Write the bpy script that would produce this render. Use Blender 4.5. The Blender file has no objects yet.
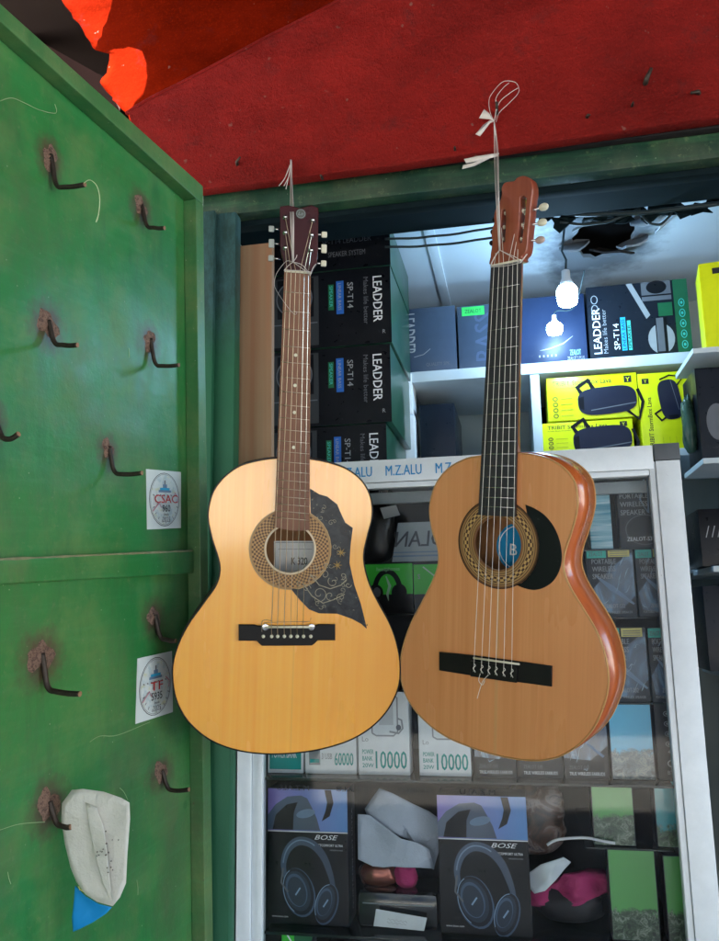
import bpy, math, random
from mathutils import Vector, Matrix
random.seed(7)
sc = bpy.context.scene
C = sc.collection
rad = math.radians

# ------------------------------------------------------------------ camera frame
FPX = 805.0
CAM = Vector((0, 0, 1.55))
Xc = Vector((4200, 220, 805)).normalized()
Zc = Vector((-80, 4470, -805)); Zc = (Zc - Zc.dot(Xc)*Xc).normalized()
Yc = Zc.cross(Xc)
C2W = Matrix((Xc, Yc, Zc))                      # camera axes -> world axes

def ray(px, py):
    return C2W @ Vector(((px-359.5)/FPX, -(py-470.5)/FPX, -1.0))
def camdir(x, y, z):
    return (C2W @ Vector((x, y, z))).normalized()

class Fr:
    """a local frame: x right, y away from the viewer, z up, all in world metres"""
    def __init__(s, o, X, Z):
        s.o = Vector(o); s.Z = Vector(Z).normalized()
        X = Vector(X); s.X = (X - X.dot(s.Z)*s.Z).normalized(); s.Y = s.Z.cross(s.X)
        s.R = Matrix((s.X, s.Y, s.Z))
        s.M = Matrix.Translation(s.o) @ s.R.transposed().to_4x4()
    def loc(s, p): return s.R @ (Vector(p) - s.o)
    def at(s, px, py, val=0.0, axis=1):
        r = s.R @ ray(px, py); c = s.R @ (CAM - s.o)
        t = (val - c[axis]) / r[axis]
        return c + r*t
    def p2(s, px, py, val=0.0):
        q = s.at(px, py, val); return (q.x, q.z)
    def pts(s, L, val=0.0): return [s.p2(a, b, val) for a, b in L]
W = Fr((0, 0, 0), (1, 0, 0), (0, 0, 1))
def Z_(o, s, L): return [(o[0]+a*s, o[1]+b*s) for a, b in L]

# ------------------------------------------------------------------ objects
def tag(o, label=None, cat=None, group=None, kind=None):
    if label: o['label'] = label
    if cat: o['category'] = cat
    if group: o['group'] = group
    if kind: o['kind'] = kind
    return o
def empty(name, M, label=None, cat=None, group=None, kind=None):
    o = bpy.data.objects.new(name, None); o.empty_display_size = .05
    C.objects.link(o); o.matrix_world = M
    return tag(o, label, cat, group, kind)
def link(name, me, mats, parent=None, smooth=False):
    o = bpy.data.objects.new(name, me); C.objects.link(o)
    if not isinstance(mats, (list, tuple)): mats = [mats]
    if len(me.materials) == 0:
        for m in mats: me.materials.append(m)
    if parent: o.parent = parent
    if smooth is True:
        for p in me.polygons: p.use_smooth = True
    elif smooth:
        me.set_sharp_from_angle(angle=rad(smooth))
        for p in me.polygons: p.use_smooth = True
    return o

class MB:
    def __init__(s): s.v = []; s.f = []; s.m = []; s.k = 0
    def add(s, v, f, k=None):
        n = len(s.v); s.v += [tuple(a) for a in v]; s.f += [tuple(i+n for i in q) for q in f]
        s.m += [s.k if k is None else k]*len(f); return s
    def box(s, x0, x1, y0, y1, z0, z1, k=None):
        v = [(x, y, z) for x in (x0, x1) for y in (y0, y1) for z in (z0, z1)]
        return s.add(v, [(0,1,3,2),(4,6,7,5),(0,4,5,1),(2,3,7,6),(0,2,6,4),(1,5,7,3)], k)
    def hexa(s, A, B, k=None):                  # A front quad (bl,br,tr,tl), B back quad
        return s.add(list(A)+list(B), [(0,1,2,3),(7,6,5,4),(0,4,5,1),(1,5,6,2),(2,6,7,3),(3,7,4,0)], k)
    def tube(s, P, r, n=8, cap=True, flat=1.0, k=None):
        P = [Vector(p) for p in P]; R = r if isinstance(r, (list, tuple)) else [r]*len(P)
        v = []; f = []; prev = None
        for i, p in enumerate(P):
            d = (P[min(i+1, len(P)-1)] - P[max(i-1, 0)]).normalized()
            if prev is None:
                a = Vector((0, 0, 1)) if abs(d.z) < .9 else Vector((1, 0, 0))
                u = d.cross(a).normalized()
            else:
                u = (prev - prev.dot(d)*d).normalized()
            prev = u; w = d.cross(u)
            for j in range(n):
                t = 2*math.pi*j/n
                v.append(p + u*math.cos(t)*R[i] + w*math.sin(t)*R[i]*flat)
        for i in range(len(P)-1):
            for j in range(n):
                f.append((i*n+j, i*n+(j+1)%n, (i+1)*n+(j+1)%n, (i+1)*n+j))
        if cap:
            f.append(tuple(range(n))[::-1]); f.append(tuple((len(P)-1)*n+j for j in range(n)))
        return s.add(v, f, k)
    def lathe(s, o, ax, prof, n=16, k=None):    # prof: (radius, height along ax)
        o = Vector(o); ax = Vector(ax).normalized()
        a = Vector((0, 0, 1)) if abs(ax.z) < .9 else Vector((1, 0, 0))
        u = ax.cross(a).normalized(); w = ax.cross(u); v = []; f = []
        for r, h in prof:
            for j in range(n):
                t = 2*math.pi*j/n; v.append(o + ax*h + (u*math.cos(t)+w*math.sin(t))*max(r, 1e-5))
        for i in range(len(prof)-1):
            for j in range(n):
                f.append((i*n+j, i*n+(j+1)%n, (i+1)*n+(j+1)%n, (i+1)*n+j))
        f.append(tuple(range(n))[::-1]); f.append(tuple((len(prof)-1)*n+j for j in range(n)))
        return s.add(v, f, k)
    def ell(s, c, r, nu=14, nv=8, k=None):
        v = []; f = []
        for i in range(nv+1):
            a = math.pi*i/nv
            for j in range(nu):
                b = 2*math.pi*j/nu
                v.append((c[0]+r[0]*math.sin(a)*math.cos(b), c[1]+r[1]*math.sin(a)*math.sin(b), c[2]+r[2]*math.cos(a)))
        for i in range(nv):
            for j in range(nu): f.append((i*nu+j, i*nu+(j+1)%nu, (i+1)*nu+(j+1)%nu, (i+1)*nu+j))
        return s.add(v, f, k)
    def mesh(s):
        me = bpy.data.meshes.new('m'); me.from_pydata(s.v, [], s.f)
        me.polygons.foreach_set('material_index', s.m); me.validate(); me.update(); return me
    def build(s, name, mats, parent=None, smooth=False, bevel=0):
        me = s.mesh()
        import bmesh
        bm = bmesh.new(); bm.from_mesh(me)
        bmesh.ops.remove_doubles(bm, verts=bm.verts, dist=1e-6)
        bmesh.ops.recalc_face_normals(bm, faces=bm.faces)
        if bevel:
            bmesh.ops.bevel(bm, geom=bm.edges[:], offset=bevel, segments=2, affect='EDGES', profile=.6)
        bm.to_mesh(me); bm.free()
        return link(name, me, mats, parent, smooth)

def plate(loops, y0, y1, bevel=0):
    """closed outlines in (x,z) filled with holes, thickness y0..y1"""
    cu = bpy.data.curves.new('c', 'CURVE'); cu.dimensions = '2D'; cu.fill_mode = 'BOTH'
    cu.extrude = max((y1-y0)/2 - bevel, 1e-5); cu.bevel_depth = bevel; cu.bevel_resolution = 1
    if bevel: cu.offset = -bevel
    for L in loops:
        sp = cu.splines.new('POLY'); sp.points.add(len(L)-1)
        for p, c in zip(sp.points, L): p.co = (c[0], c[1], 0, 1)
        sp.use_cyclic_u = True
    me = bpy.data.meshes.new_from_object(bpy.data.objects.new('c', cu))
    me.transform(Matrix.Translation((0, (y0+y1)/2, 0)) @ Matrix.Rotation(rad(90), 4, 'X'))
    me.materials.clear()
    return me
_tc = {}
def textmesh(t, bold, shear):
    if (t, bold, shear) not in _tc:
        cu = bpy.data.curves.new('t', 'FONT'); cu.body = t; cu.size = 1; cu.shear = shear
        cu.offset = 0; cu.resolution_u = 2; cu.fill_mode = 'FRONT'
        me = bpy.data.meshes.new_from_object(bpy.data.objects.new('t', cu))
        _tc[(t, bold, shear)] = ([v.co.copy() for v in me.vertices], [tuple(p.vertices) for p in me.polygons])
    return _tc[(t, bold, shear)]

class Art:
    """print on a flat quad: q = bl, br, tr, tl in local metres; u,v in 0..1"""
    def __init__(s, q, h0=.0006):
        s.q = [Vector(a) for a in q]; s.W = (s.q[1]-s.q[0]).length; s.H = (s.q[3]-s.q[0]).length
        s.n = (s.q[1]-s.q[0]).cross(s.q[3]-s.q[0]).normalized(); s.h = h0
        s.A = {'shape': [], 'text': []}
    def P(s, u, v, h):
        a, b, c, d = s.q; return (a*(1-u)+b*u)*(1-v) + (d*(1-u)+c*u)*v + s.n*h
    def poly(s, L, m, b='shape'):
        s.A[b].append(([s.P(u, v, s.h) for u, v in L], [tuple(range(len(L)))], m)); s.h += .00012; return s
    def rect(s, u0, v0, u1, v1, m): return s.poly([(u0,v0),(u1,v0),(u1,v1),(u0,v1)], m)
    def ell(s, u, v, ru, rv, m, rot=0, n=24):
        c, d = math.cos(rad(rot)), math.sin(rad(rot)); L = []
        for i in range(n):
            t = 2*math.pi*i/n; x = ru*s.W*math.cos(t); y = rv*s.H*math.sin(t)
            L.append((u+(x*c-y*d)/s.W, v+(x*d+y*c)/s.H))
        return s.poly(L, m)
    def ring(s, u, v, ru, rv, w, m, rot=0, n=32, a0=0, a1=360):
        c, d = math.cos(rad(rot)), math.sin(rad(rot)); I = []; O = []
        for i in range(n+1):
            t = rad(a0+(a1-a0)*i/n)
            for k, LL in ((0, O), (w, I)):
                x = (ru*s.W-k*s.W)*math.cos(t); y = (rv*s.H-k*s.W)*math.sin(t)
                LL.append(s.P(u+(x*c-y*d)/s.W, v+(x*d+y*c)/s.H, s.h))
        f = [(i, i+1, n+1+i+1, n+1+i) for i in range(n)]
        s.A['shape'].append((O+I, f, m)); s.h += .00012; return s
    def stroke(s, L, w, m, b='shape'):              # w in fractions of width; scalar or list
        n = len(L); ws = w if isinstance(w, (list, tuple)) else [w]*n; v = []
        for i, (u, q) in enumerate(L):
            a = L[max(i-1,0)]; c = L[min(i+1,n-1)]
            dx = (c[0]-a[0])*s.W; dy = (c[1]-a[1])*s.H; l = math.hypot(dx, dy) or 1
            ox = -dy/l*ws[i]*s.W/2; oy = dx/l*ws[i]*s.W/2
            v += [s.P(u+ox/s.W, q+oy/s.H, s.h), s.P(u-ox/s.W, q-oy/s.H, s.h)]
        s.A[b].append((v, [(2*i, 2*i+1, 2*i+3, 2*i+2) for i in range(n-1)], m)); s.h += .00012; return s
    def text(s, t, u, v, hgt, m, rot=0, bold=False, shear=0, al='l', wid=None, flip=False):
        V, F = textmesh(t, bold, shear)
        if not V: return s
        x0 = min(a.x for a in V); x1 = max(a.x for a in V)
        k = hgt*s.H/.7; kx = k if wid is None else wid/(x1-x0)*(s.W if abs(rot) < 45 or abs(rot) > 135 else s.H)
        off = {'l': x0, 'c': (x0+x1)/2, 'r': x1}[al]
        c, d = math.cos(rad(rot)), math.sin(rad(rot)); out = []
        for a in V:
            x = (a.x-off)*kx; y = a.y*k
            if flip: x = -x
            out.append(s.P(u+(x*c-y*d)/s.W, v+(x*d+y*c)/s.H, s.h))
        s.A['text'].append((out, F, m))
        if bold:
            dv = (s.q[1]-s.q[0]).normalized()*k*.018*c + (s.q[3]-s.q[0]).normalized()*k*.018*d
            s.A['text'].append(([p+dv+s.n*.00003 for p in out], F, m))
        s.h += .00012; return s
    def build(s, parent, names=('printed_picture', 'lettering'), label=None):
        r = []
        for b, nm in zip(('shape', 'text'), names):
            if not s.A[b]: continue
            mb = MB(); mats = []
            for v, f, m in s.A[b]:
                if m not in mats: mats.append(m)
                mb.add(v, f, mats.index(m))
            o = link(nm, mb.mesh(), mats, parent)
            if label: o['label'] = label
            r.append(o)
        return r

def crom(L, n=6, closed=True):
    out = []; N = len(L); rng = range(N) if closed else range(N-1)
    g = (lambda i: L[i % N]) if closed else (lambda i: L[min(max(i, 0), N-1)])
    for i in rng:
        a, b, c, d = g(i-1), g(i), g(i+1), g(i+2)
        for k in range(n):
            t = k/n
            out.append(tuple(.5*((2*b[j]) + (c[j]-a[j])*t + (2*a[j]-5*b[j]+4*c[j]-d[j])*t*t + (3*b[j]-a[j]-3*c[j]+d[j])*t**3) for j in range(len(b))))
    if not closed: out.append(tuple(L[-1]))
    return out
def offset(L, d):
    A = sum(L[i][0]*L[(i+1) % len(L)][1]-L[(i+1) % len(L)][0]*L[i][1] for i in range(len(L)))
    sg = 1 if A > 0 else -1; out = []
    for i in range(len(L)):
        a = L[i-1]; b = L[(i+1) % len(L)]; dx = b[0]-a[0]; dy = b[1]-a[1]; l = math.hypot(dx, dy) or 1
        out.append((L[i][0]+dy/l*d*sg, L[i][1]-dx/l*d*sg))
    return out
def circ(c, r, n=48, rz=None): return [(c[0]+r*math.cos(2*math.pi*i/n), c[1]+(rz or r)*math.sin(2*math.pi*i/n)) for i in range(n)]

# ------------------------------------------------------------------ materials
def srgb(*c): return tuple((x/255/12.92 if x/255 <= .04045 else ((x/255+.055)/1.055)**2.4) for x in c)
class N:
    def __init__(s, name):
        s.m = bpy.data.materials.new(name); s.m.use_nodes = True; s.t = s.m.node_tree; s.b = s.t.nodes['Principled BSDF']
        s.tc = s.t.nodes.new('ShaderNodeTexCoord'); s.out = s.tc.outputs['Object']
    def L(s, a, b): s.t.links.new(a, b)
    def mapping(s, scale, rot=(0,0,0), loc=(0,0,0)):
        n = s.t.nodes.new('ShaderNodeMapping'); n.inputs['Scale'].default_value = scale
        n.inputs['Rotation'].default_value = rot; n.inputs['Location'].default_value = loc
        s.L(s.out, n.inputs['Vector']); return n.outputs['Vector']
    def noise(s, scale, stretch=(1,1,1), det=4, rough=.55, dist=0, loc=(0,0,0)):
        n = s.t.nodes.new('ShaderNodeTexNoise'); n.inputs['Scale'].default_value = scale
        n.inputs['Detail'].default_value = det; n.inputs['Roughness'].default_value = rough; n.inputs['Distortion'].default_value = dist
        s.L(s.mapping(stretch, loc=loc), n.inputs['Vector']); return n.outputs['Fac']
    def voro(s, scale, stretch=(1,1,1)):
        n = s.t.nodes.new('ShaderNodeTexVoronoi'); n.inputs['Scale'].default_value = scale
        s.L(s.mapping(stretch), n.inputs['Vector']); return n.outputs['Distance']
    def ramp(s, fac, stops):
        n = s.t.nodes.new('ShaderNodeValToRGB'); e = n.color_ramp.elements
        while len(e) < len(stops): e.new(.5)
        for k, (p, c) in zip(e, stops):
            k.position = p; k.color = (*c, 1) if isinstance(c, tuple) else (c, c, c, 1)
        s.L(fac, n.inputs['Fac']); return n.outputs['Color']
    def mix(s, fac, a, b):
        n = s.t.nodes.new('ShaderNodeMix'); n.data_type = 'RGBA'
        for val, i in ((fac, 0), (a, 6), (b, 7)):
            if isinstance(val, tuple): n.inputs[i].default_value = (*val, 1)
            elif isinstance(val, (int, float)): n.inputs[i].default_value = val
            else: s.L(val, n.inputs[i])
        return n.outputs[2]
    def math(s, op, a, b=0):
        n = s.t.nodes.new('ShaderNodeMath'); n.operation = op
        for val, i in ((a, 0), (b, 1)):
            if isinstance(val, (int, float)): n.inputs[i].default_value = val
            else: s.L(val, n.inputs[i])
        return n.outputs[0]
    def sep(s, ax):
        n = s.t.nodes.new('ShaderNodeSeparateXYZ'); s.L(s.out, n.inputs[0]); return n.outputs[ax]
    def col(s, c):
        if isinstance(c, tuple): s.b.inputs['Base Color'].default_value = (*c, 1)
        else: s.L(c, s.b.inputs['Base Color'])
    def rough(s, r):
        if isinstance(r, (int, float)): s.b.inputs['Roughness'].default_value = r
        else: s.L(r, s.b.inputs['Roughness'])
    def bump(s, h, strength=.3, dist=.002):
        n = s.t.nodes.new('ShaderNodeBump'); n.inputs['Strength'].default_value = strength; n.inputs['Distance'].default_value = dist
        s.L(h, n.inputs['Height']); s.L(n.outputs[0], s.b.inputs['Normal']); return s
    def set(s, **k):
        for a, v in k.items(): s.b.inputs[a.replace('_', ' ')].default_value = v
        return s
_pm = {}
def plain(name, c, rough=.5, var=.12, scale=40, metal=0, coat=0, bump=0, spec=.3, scuff=0):
    """a single colour with slight mottling"""
    if name in _pm: return _pm[name]
    n = N(name); f = n.noise(scale, det=3)
    k = n.mix(f, tuple(x*(1-var) for x in c), tuple(min(x*(1+var), .95) for x in c))
    if scuff:
        g = n.noise(48, det=9, rough=.8, loc=(3, 7, 1)); k = n.mix(n.math('MULTIPLY', n.ramp(g, [(.60, 0.0), (.70, 1.0)]), scuff), k, (.32, .34, .36))
        g = n.noise(7, det=4, rough=.6, loc=(1, 2, 9)); k = n.mix(n.math('MULTIPLY', n.ramp(g, [(.5, 0.0), (.8, 1.0)]), scuff*.5), k, (.12, .13, .14))
    n.col(k); n.set(Specular_IOR_Level=spec)
    n.rough(n.mix(f, (max(rough-.08, .03),)*3, (min(rough+.08, 1),)*3)); n.set(Metallic=metal)
    if coat: n.set(Coat_Weight=coat, Coat_Roughness=.08)
    if bump: n.bump(f, bump)
    _pm[name] = n.m; return n.m

BLACK = plain('black_card', (.006, .007, .010), .3, spec=.22, scuff=.10)
DARK = plain('dark_card', (.010, .014, .022), .3, spec=.22, scuff=.12)
NAVY = plain('navy_card', (.016, .03, .075), .35, spec=.25, scuff=.08)
GREY = plain('grey_print', (.12, .13, .15), .4)
MID = plain('mid_grey_print', (.3, .32, .34), .4)
WHITE = plain('white_print', (.75, .77, .8), .4)
CARDW = plain('white_card', (.78, .82, .84), .4, scuff=.12)
TEAL = plain('teal_print', (.0, .30, .27), .4)
CYAN = plain('cyan_print', (.03, .38, .62), .4)
BLUEP = plain('blue_print', (.02, .12, .45), .4)
GREENP = plain('green_print', (.05, .55, .045), .4, scuff=.1)
DKGREEN = plain('dark_green_print', (.012, .12, .05), .4, coat=.3)
YELLOW = plain('yellow_card', (.70, .74, .008), .35, coat=.15, scuff=.10)
STICK_G = plain('green_sticker', (.05, .62, .12), .5)
STICK_T = plain('turquoise_sticker', (.06, .5, .42), .5)
STICK_Y = plain('pale_yellow_sticker', (.65, .6, .2), .5)
RED_INK = plain('red_ink', (.55, .03, .03), .5)
BLUE_INK = plain('blue_letter', (.02, .25, .55), .45)
BLACK_INK = plain('black_ink', (.02, .02, .02), .5)
GREY_INK = plain('grey_ink', (.2, .2, .2), .5)
PINK_INK = plain('pink_ink', (.55, .2, .25), .5)

def m_green(name, base, olive, wear=.0):
    n = N(name)
    a = n.noise(2.2, det=6, rough=.6); b = n.noise(9, det=8, rough=.7); c = n.noise(60, det=5, rough=.75)
    k = n.mix(n.ramp(a, [(.38, 0.0), (.66, 1.0)]), base, tuple(x*.82 for x in base))
    k = n.mix(n.math('MULTIPLY', n.ramp(b, [(.46, 0.0), (.70, 1.0)]), .8), k, olive)
    gr = n.noise(4, stretch=(1, 1, .5), det=9, rough=.75, loc=(6, 2, 5)); k = n.mix(n.math('MULTIPLY', n.ramp(gr, [(.48, 0.0), (.68, 1.0)]), .6), k, (.085, .10, .05))
    br = n.noise(80, stretch=(.08, .08, 1), det=4, rough=.6, loc=(1, 8, 2)); k = n.mix(n.math('MULTIPLY', n.ramp(br, [(.5, 0.0), (.75, 1.0)]), .25), k, (.07, .26, .10))
    k = n.mix(n.math('MULTIPLY', n.ramp(c, [(.58, 0.0), (.70, 1.0)]), .45), k, (.17, .22, .10))
    st = n.noise(14, stretch=(1, 1, .16), det=6, rough=.7, loc=(3, 1, 2))
    k = n.mix(n.math('MULTIPLY', n.ramp(st, [(.52, 0.0), (.70, 1.0)]), .45), k, (.014, .085, .03))
    sp = n.voro(38)
    k = n.mix(n.ramp(sp, [(.0, 1.0), (.055, 0.0)]), k, (.35, .4, .28))
    chip = n.noise(23, stretch=(1, 1, .7), det=9, rough=.8, loc=(9, 4, 7))
    k = n.mix(n.ramp(chip, [(.665, 0.0), (.68, 1.0)]), k, (.10, .06, .035))
    n.col(k)
    n.rough(n.ramp(b, [(.3, .32), (.8, .6)]))
    h = n.math('ADD', n.math('MULTIPLY', a, 3.0), n.math('MULTIPLY', c, .35))
    n.bump(n.math('ADD', h, n.math('MULTIPLY', n.noise(3.2, det=2, loc=(7,7,7)), 9.0)), .45, .004)
    return n.m
DOORG = m_green('green_door_paint', (.024, .20, .048), (.11, .22, .06))
LIPG = m_green('light_green_frame_paint', (.05, .19, .06), (.16, .24, .08))
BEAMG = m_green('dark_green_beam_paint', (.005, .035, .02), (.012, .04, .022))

def m_jamb():
    n = N('blue_green_jamb_paint')
    z = n.sep(2); a = n.noise(7, stretch=(1, 1, .35), det=8, rough=.72); b = n.noise(50, stretch=(1, 1, .4), det=6, rough=.8)
    blue = n.mix(n.ramp(b, [(.4, 0.0), (.65, 1.0)]), (.010, .040, .036), (.03, .095, .10))
    f = n.math('ADD', n.math('MULTIPLY', n.math('SUBTRACT', z, 2.02), 2.6), n.math('SUBTRACT', a, .5))
    k = n.mix(n.ramp(f, [(.15, 0.0), (.55, 1.0)]), (.010, .10, .045), blue)
    k = n.mix(n.ramp(b, [(.66, 0.0), (.72, 1.0)]), k, (.01, .03, .03))
    n.col(k); n.rough(.6); n.bump(b, .5, .002); return n.m
JAMB = m_jamb()

def m_red(name, c1, c2, pit=.5):
    n = N(name)
    a = n.noise(3, det=6, rough=.65); b = n.noise(120, det=6, rough=.75); c = n.noise(16, det=7, rough=.7)
    k = n.mix(n.ramp(a, [(.3, 0.0), (.7, 1.0)]), c1, c2)
    k = n.mix(n.math('MULTIPLY', n.ramp(c, [(.56, 0.0), (.70, 1.0)]), .55), k, (.09, .018, .018))
    k = n.mix(n.ramp(n.noise(40, det=3, loc=(4, 4, 4)), [(.70, 0.0), (.73, 1.0)]), k, (.25, .10, .08))
    bg_ = n.noise(2.1, stretch=(1, 1, 1.8), det=7, rough=.72, loc=(5, 0, 3)); k = n.mix(n.math('MULTIPLY', n.ramp(bg_, [(.44, 0.0), (.62, 1.0)]), .75), k, tuple(x*.42 for x in c1))
    n.rough(.55)
    k2 = n.noise(210, det=3, rough=.6, loc=(2, 2, 2)); n.col(n.mix(n.math('MULTIPLY', n.ramp(k2, [(.52, 0.0), (.70, 1.0)]), .22), k, tuple(x*1.9 for x in c1)))
    n.bump(n.math('ADD', b, n.math('MULTIPLY', n.math('ADD', c, n.math('MULTIPLY', n.noise(5, det=3), 4.0)), 1.6)), pit, .008); return n.m
RED = m_red('rough_red_paint', (.27, .013, .010), (.19, .010, .008), .9)
REDS = m_red('smooth_red_sheet_paint', (.17, .009, .002), (.12, .006, .002), .3)
for _m in (RED, REDS):
    _m.node_tree.nodes['Principled BSDF'].inputs['Specular IOR Level'].default_value = (.08 if _m is RED else 0)
RUST = N('rusty_weld'); _b = RUST.noise(140, det=6, rough=.8); _a = RUST.noise(300, det=2)
RUST.col(RUST.ramp(_b, [(.3, (.035, .018, .012)), (.44, (.13, .07, .05)), (.54, (.30, .18, .125)), (.60, (.12, .06, .04)), (.72, (.06, .03, .02))])); RUST.rough(.75); RUST.bump(_b, 1.0, .004); RUST = RUST.m
def m_soot():                                     # burnt paint halo around the welds, alpha feathered by its own noise
    n = N('scorched_paint'); a = n.noise(60, det=5, rough=.7)
    n.col(n.mix(a, (.035, .04, .02), (.09, .055, .035))); n.rough(.7); return n.m
SOOT = m_soot()
IRON = plain('dark_iron_rod', (.055, .042, .034), .5, .4, 150, metal=.6, bump=.3)
IRONR = plain('cut_rusty_iron', (.30, .16, .09), .6, .4, 150)

def m_wood(name, c1, c2, c3, rough=.2, coat=.6, fine=260, bumpw=.12, seam=None):
    n = N(name)
    g = n.noise(fine, stretch=(1, 1, .012), det=3, rough=.5); w = n.noise(7, stretch=(1.4, 1, .25), det=4, rough=.6)
    s = n.noise(45, stretch=(1, 1, .02), det=2)
    k = n.mix(n.ramp(g, [(.3, 0.0), (.7, 1.0)]), c1, c2)
    k = n.mix(n.math('MULTIPLY', n.ramp(s, [(.45, 0.0), (.7, 1.0)]), .5), k, c3)
    k = n.mix(n.math('MULTIPLY', n.ramp(w, [(.45, 0.0), (.75, 1.0)]), .45), k, c3)
    if seam is not None:
        x = n.math('ABSOLUTE', n.math('SUBTRACT', n.sep(0), seam[0]))
        k = n.mix(n.ramp(n.math('MULTIPLY', x, 1/seam[1]), [(.25, seam[2]), (1., 0.0)]), k, seam[3])
    dn = n.noise(33, det=4, rough=.7, loc=(2, 3, 1))
    k = n.mix(n.ramp(dn, [(.745, 0.0), (.77, 1.0)]), k, tuple(x*.35 for x in c3))
    n.col(k); n.rough(n.ramp(w, [(.3, rough), (.8, rough+.12)]))
    n.set(Coat_Weight=coat, Coat_Roughness=.10, Coat_IOR=1.6)
    big = n.noise(5, det=1); n.bump(n.math('ADD', n.math('MULTIPLY', g, .03), n.math('MULTIPLY', big, 3.0)), bumpw*1.6, .006)
    return n.m
SPRUCE = m_wood('honey_spruce_top', (.92, .395, .04), (.94, .45, .06), (.88, .32, .025), .22, 1.0, 240, .10, seam=(.012, .002, .25, (.55, .27, .05)))
CEDAR = m_wood('tan_cedar_top', (.68, .27, .10), (.74, .31, .12), (.61, .215, .07), .22, 1.0, 300, .10, seam=(0.002, .0045, .6, (.62, .33, .13)))
SIDEW = m_wood('red_orange_mahogany_side', (.46, .10, .02), (.52, .12, .026), (.34, .065, .013), .25, .7, 120, .03)
DARKSIDE = m_wood('dark_brown_side', (.035, .014, .010), (.05, .02, .012), (.02, .01, .008), .25, .6, 120, .1)
FRETW1 = m_wood('brown_rosewood_fretboard', (.17, .065, .032), (.24, .10, .05), (.12, .045, .025), .5, .0, 230, .3)
FRETW2 = m_wood('black_fretboard', (.020, .016, .022), (.028, .022, .03), (.014, .012, .016), .35, .2, 230, .2)
NECKW = m_wood('orange_neck_wood', (.30, .075, .02), (.36, .10, .03), (.22, .05, .015), .3, .5, 140, .1)
HEAD2 = m_wood('reddish_headstock_veneer', (.25, .05, .022), (.31, .075, .035), (.17, .03, .015), .3, .5, 170, .2)
HEAD1 = plain('dark_cherry_lacquer', (.045, .004, .006), .3, .15, 30, spec=.25)
INSIDE = plain('inner_wood', (.28, .13, .05), .7, .2, 30)
EBONY = plain('black_bridge_wood', (.010, .009, .009), .4, .3, 120, spec=.2)
BLKPL = plain('black_pickguard_plastic', (.008, .008, .010), .25, .1, spec=.25)
BONE = plain('ivory_plastic', (.70, .66, .50), .3, .08)
GREYKNOB = plain('grey_pearl_plastic', (.42, .44, .40), .3, .1)
CHROME = plain('worn_chrome', (.72, .70, .68), .18, .08, 60, metal=1)
BRASSY = plain('fret_nickel', (.62, .52, .40), .3, .1, metal=1)
NYLON = plain('nylon_string', (.78, .74, .66), .25, .05)
WOUND = plain('bronze_string', (.55, .42, .30), .35, .1, metal=.8)
RIBBON = plain('white_raffia_ribbon', (.66, .60, .56), .45, .15, 90)
CREAM = plain('cream_binding', (.50, .27, .10), .3, .08)
BLKBIND = plain('black_binding', (.012, .010, .010), .25, .1)
PAPER = plain('label_paper', (.85, .87, .84), .7, .08)

def m_rosette(name, cx, cz, r0, r1, cols, nseg):
    n = N(name); x = n.math('SUBTRACT', n.sep(0), cx); z = n.math('SUBTRACT', n.sep(2), cz)
    r = n.math('SQRT', n.math('ADD', n.math('MULTIPLY', x, x), n.math('MULTIPLY', z, z)))
    t = n.math('DIVIDE', n.math('SUBTRACT', r, r0), r1-r0)
    ang = n.math('ARCTAN2', z, x)
    k1 = n.math('SINE', n.math('MULTIPLY', ang, nseg)); k2 = n.math('SINE', n.math('MULTIPLY', t, 2*math.pi*4))
    chk = n.math('MULTIPLY', k1, k2)
    pat = n.ramp(n.math('ADD', n.math('MULTIPLY', chk, .5), .5), [(.42, cols[0]), (.58, cols[1])])
    band = n.ramp(t, cols[2]); edge = n.ramp(t, cols[3])
    n.col(n.mix(band, edge, pat)); n.rough(.35); n.set(Specular_IOR_Level=.3); return n.m

def m_pickguard():
    n = N('marbled_black_pickguard'); a = n.noise(45, det=5, rough=.6, dist=.8); b = n.noise(140, det=4)
    k = n.mix(n.ramp(a, [(.35, 0.0), (.7, 1.0)]), (.014, .015, .018), (.055, .06, .066))
    k = n.mix(n.ramp(b, [(.66, 0.0), (.72, 1.0)]), k, (.2, .19, .15)); n.col(k); n.rough(.3); n.set(Specular_IOR_Level=.25); return n.m
PICK1 = m_pickguard()
FLORAL = plain('silver_scroll_print', (.30, .27, .19), .4, .5, 160)
GOLDP = plain('gold_flower_print', (.32, .20, .05), .4)

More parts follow.
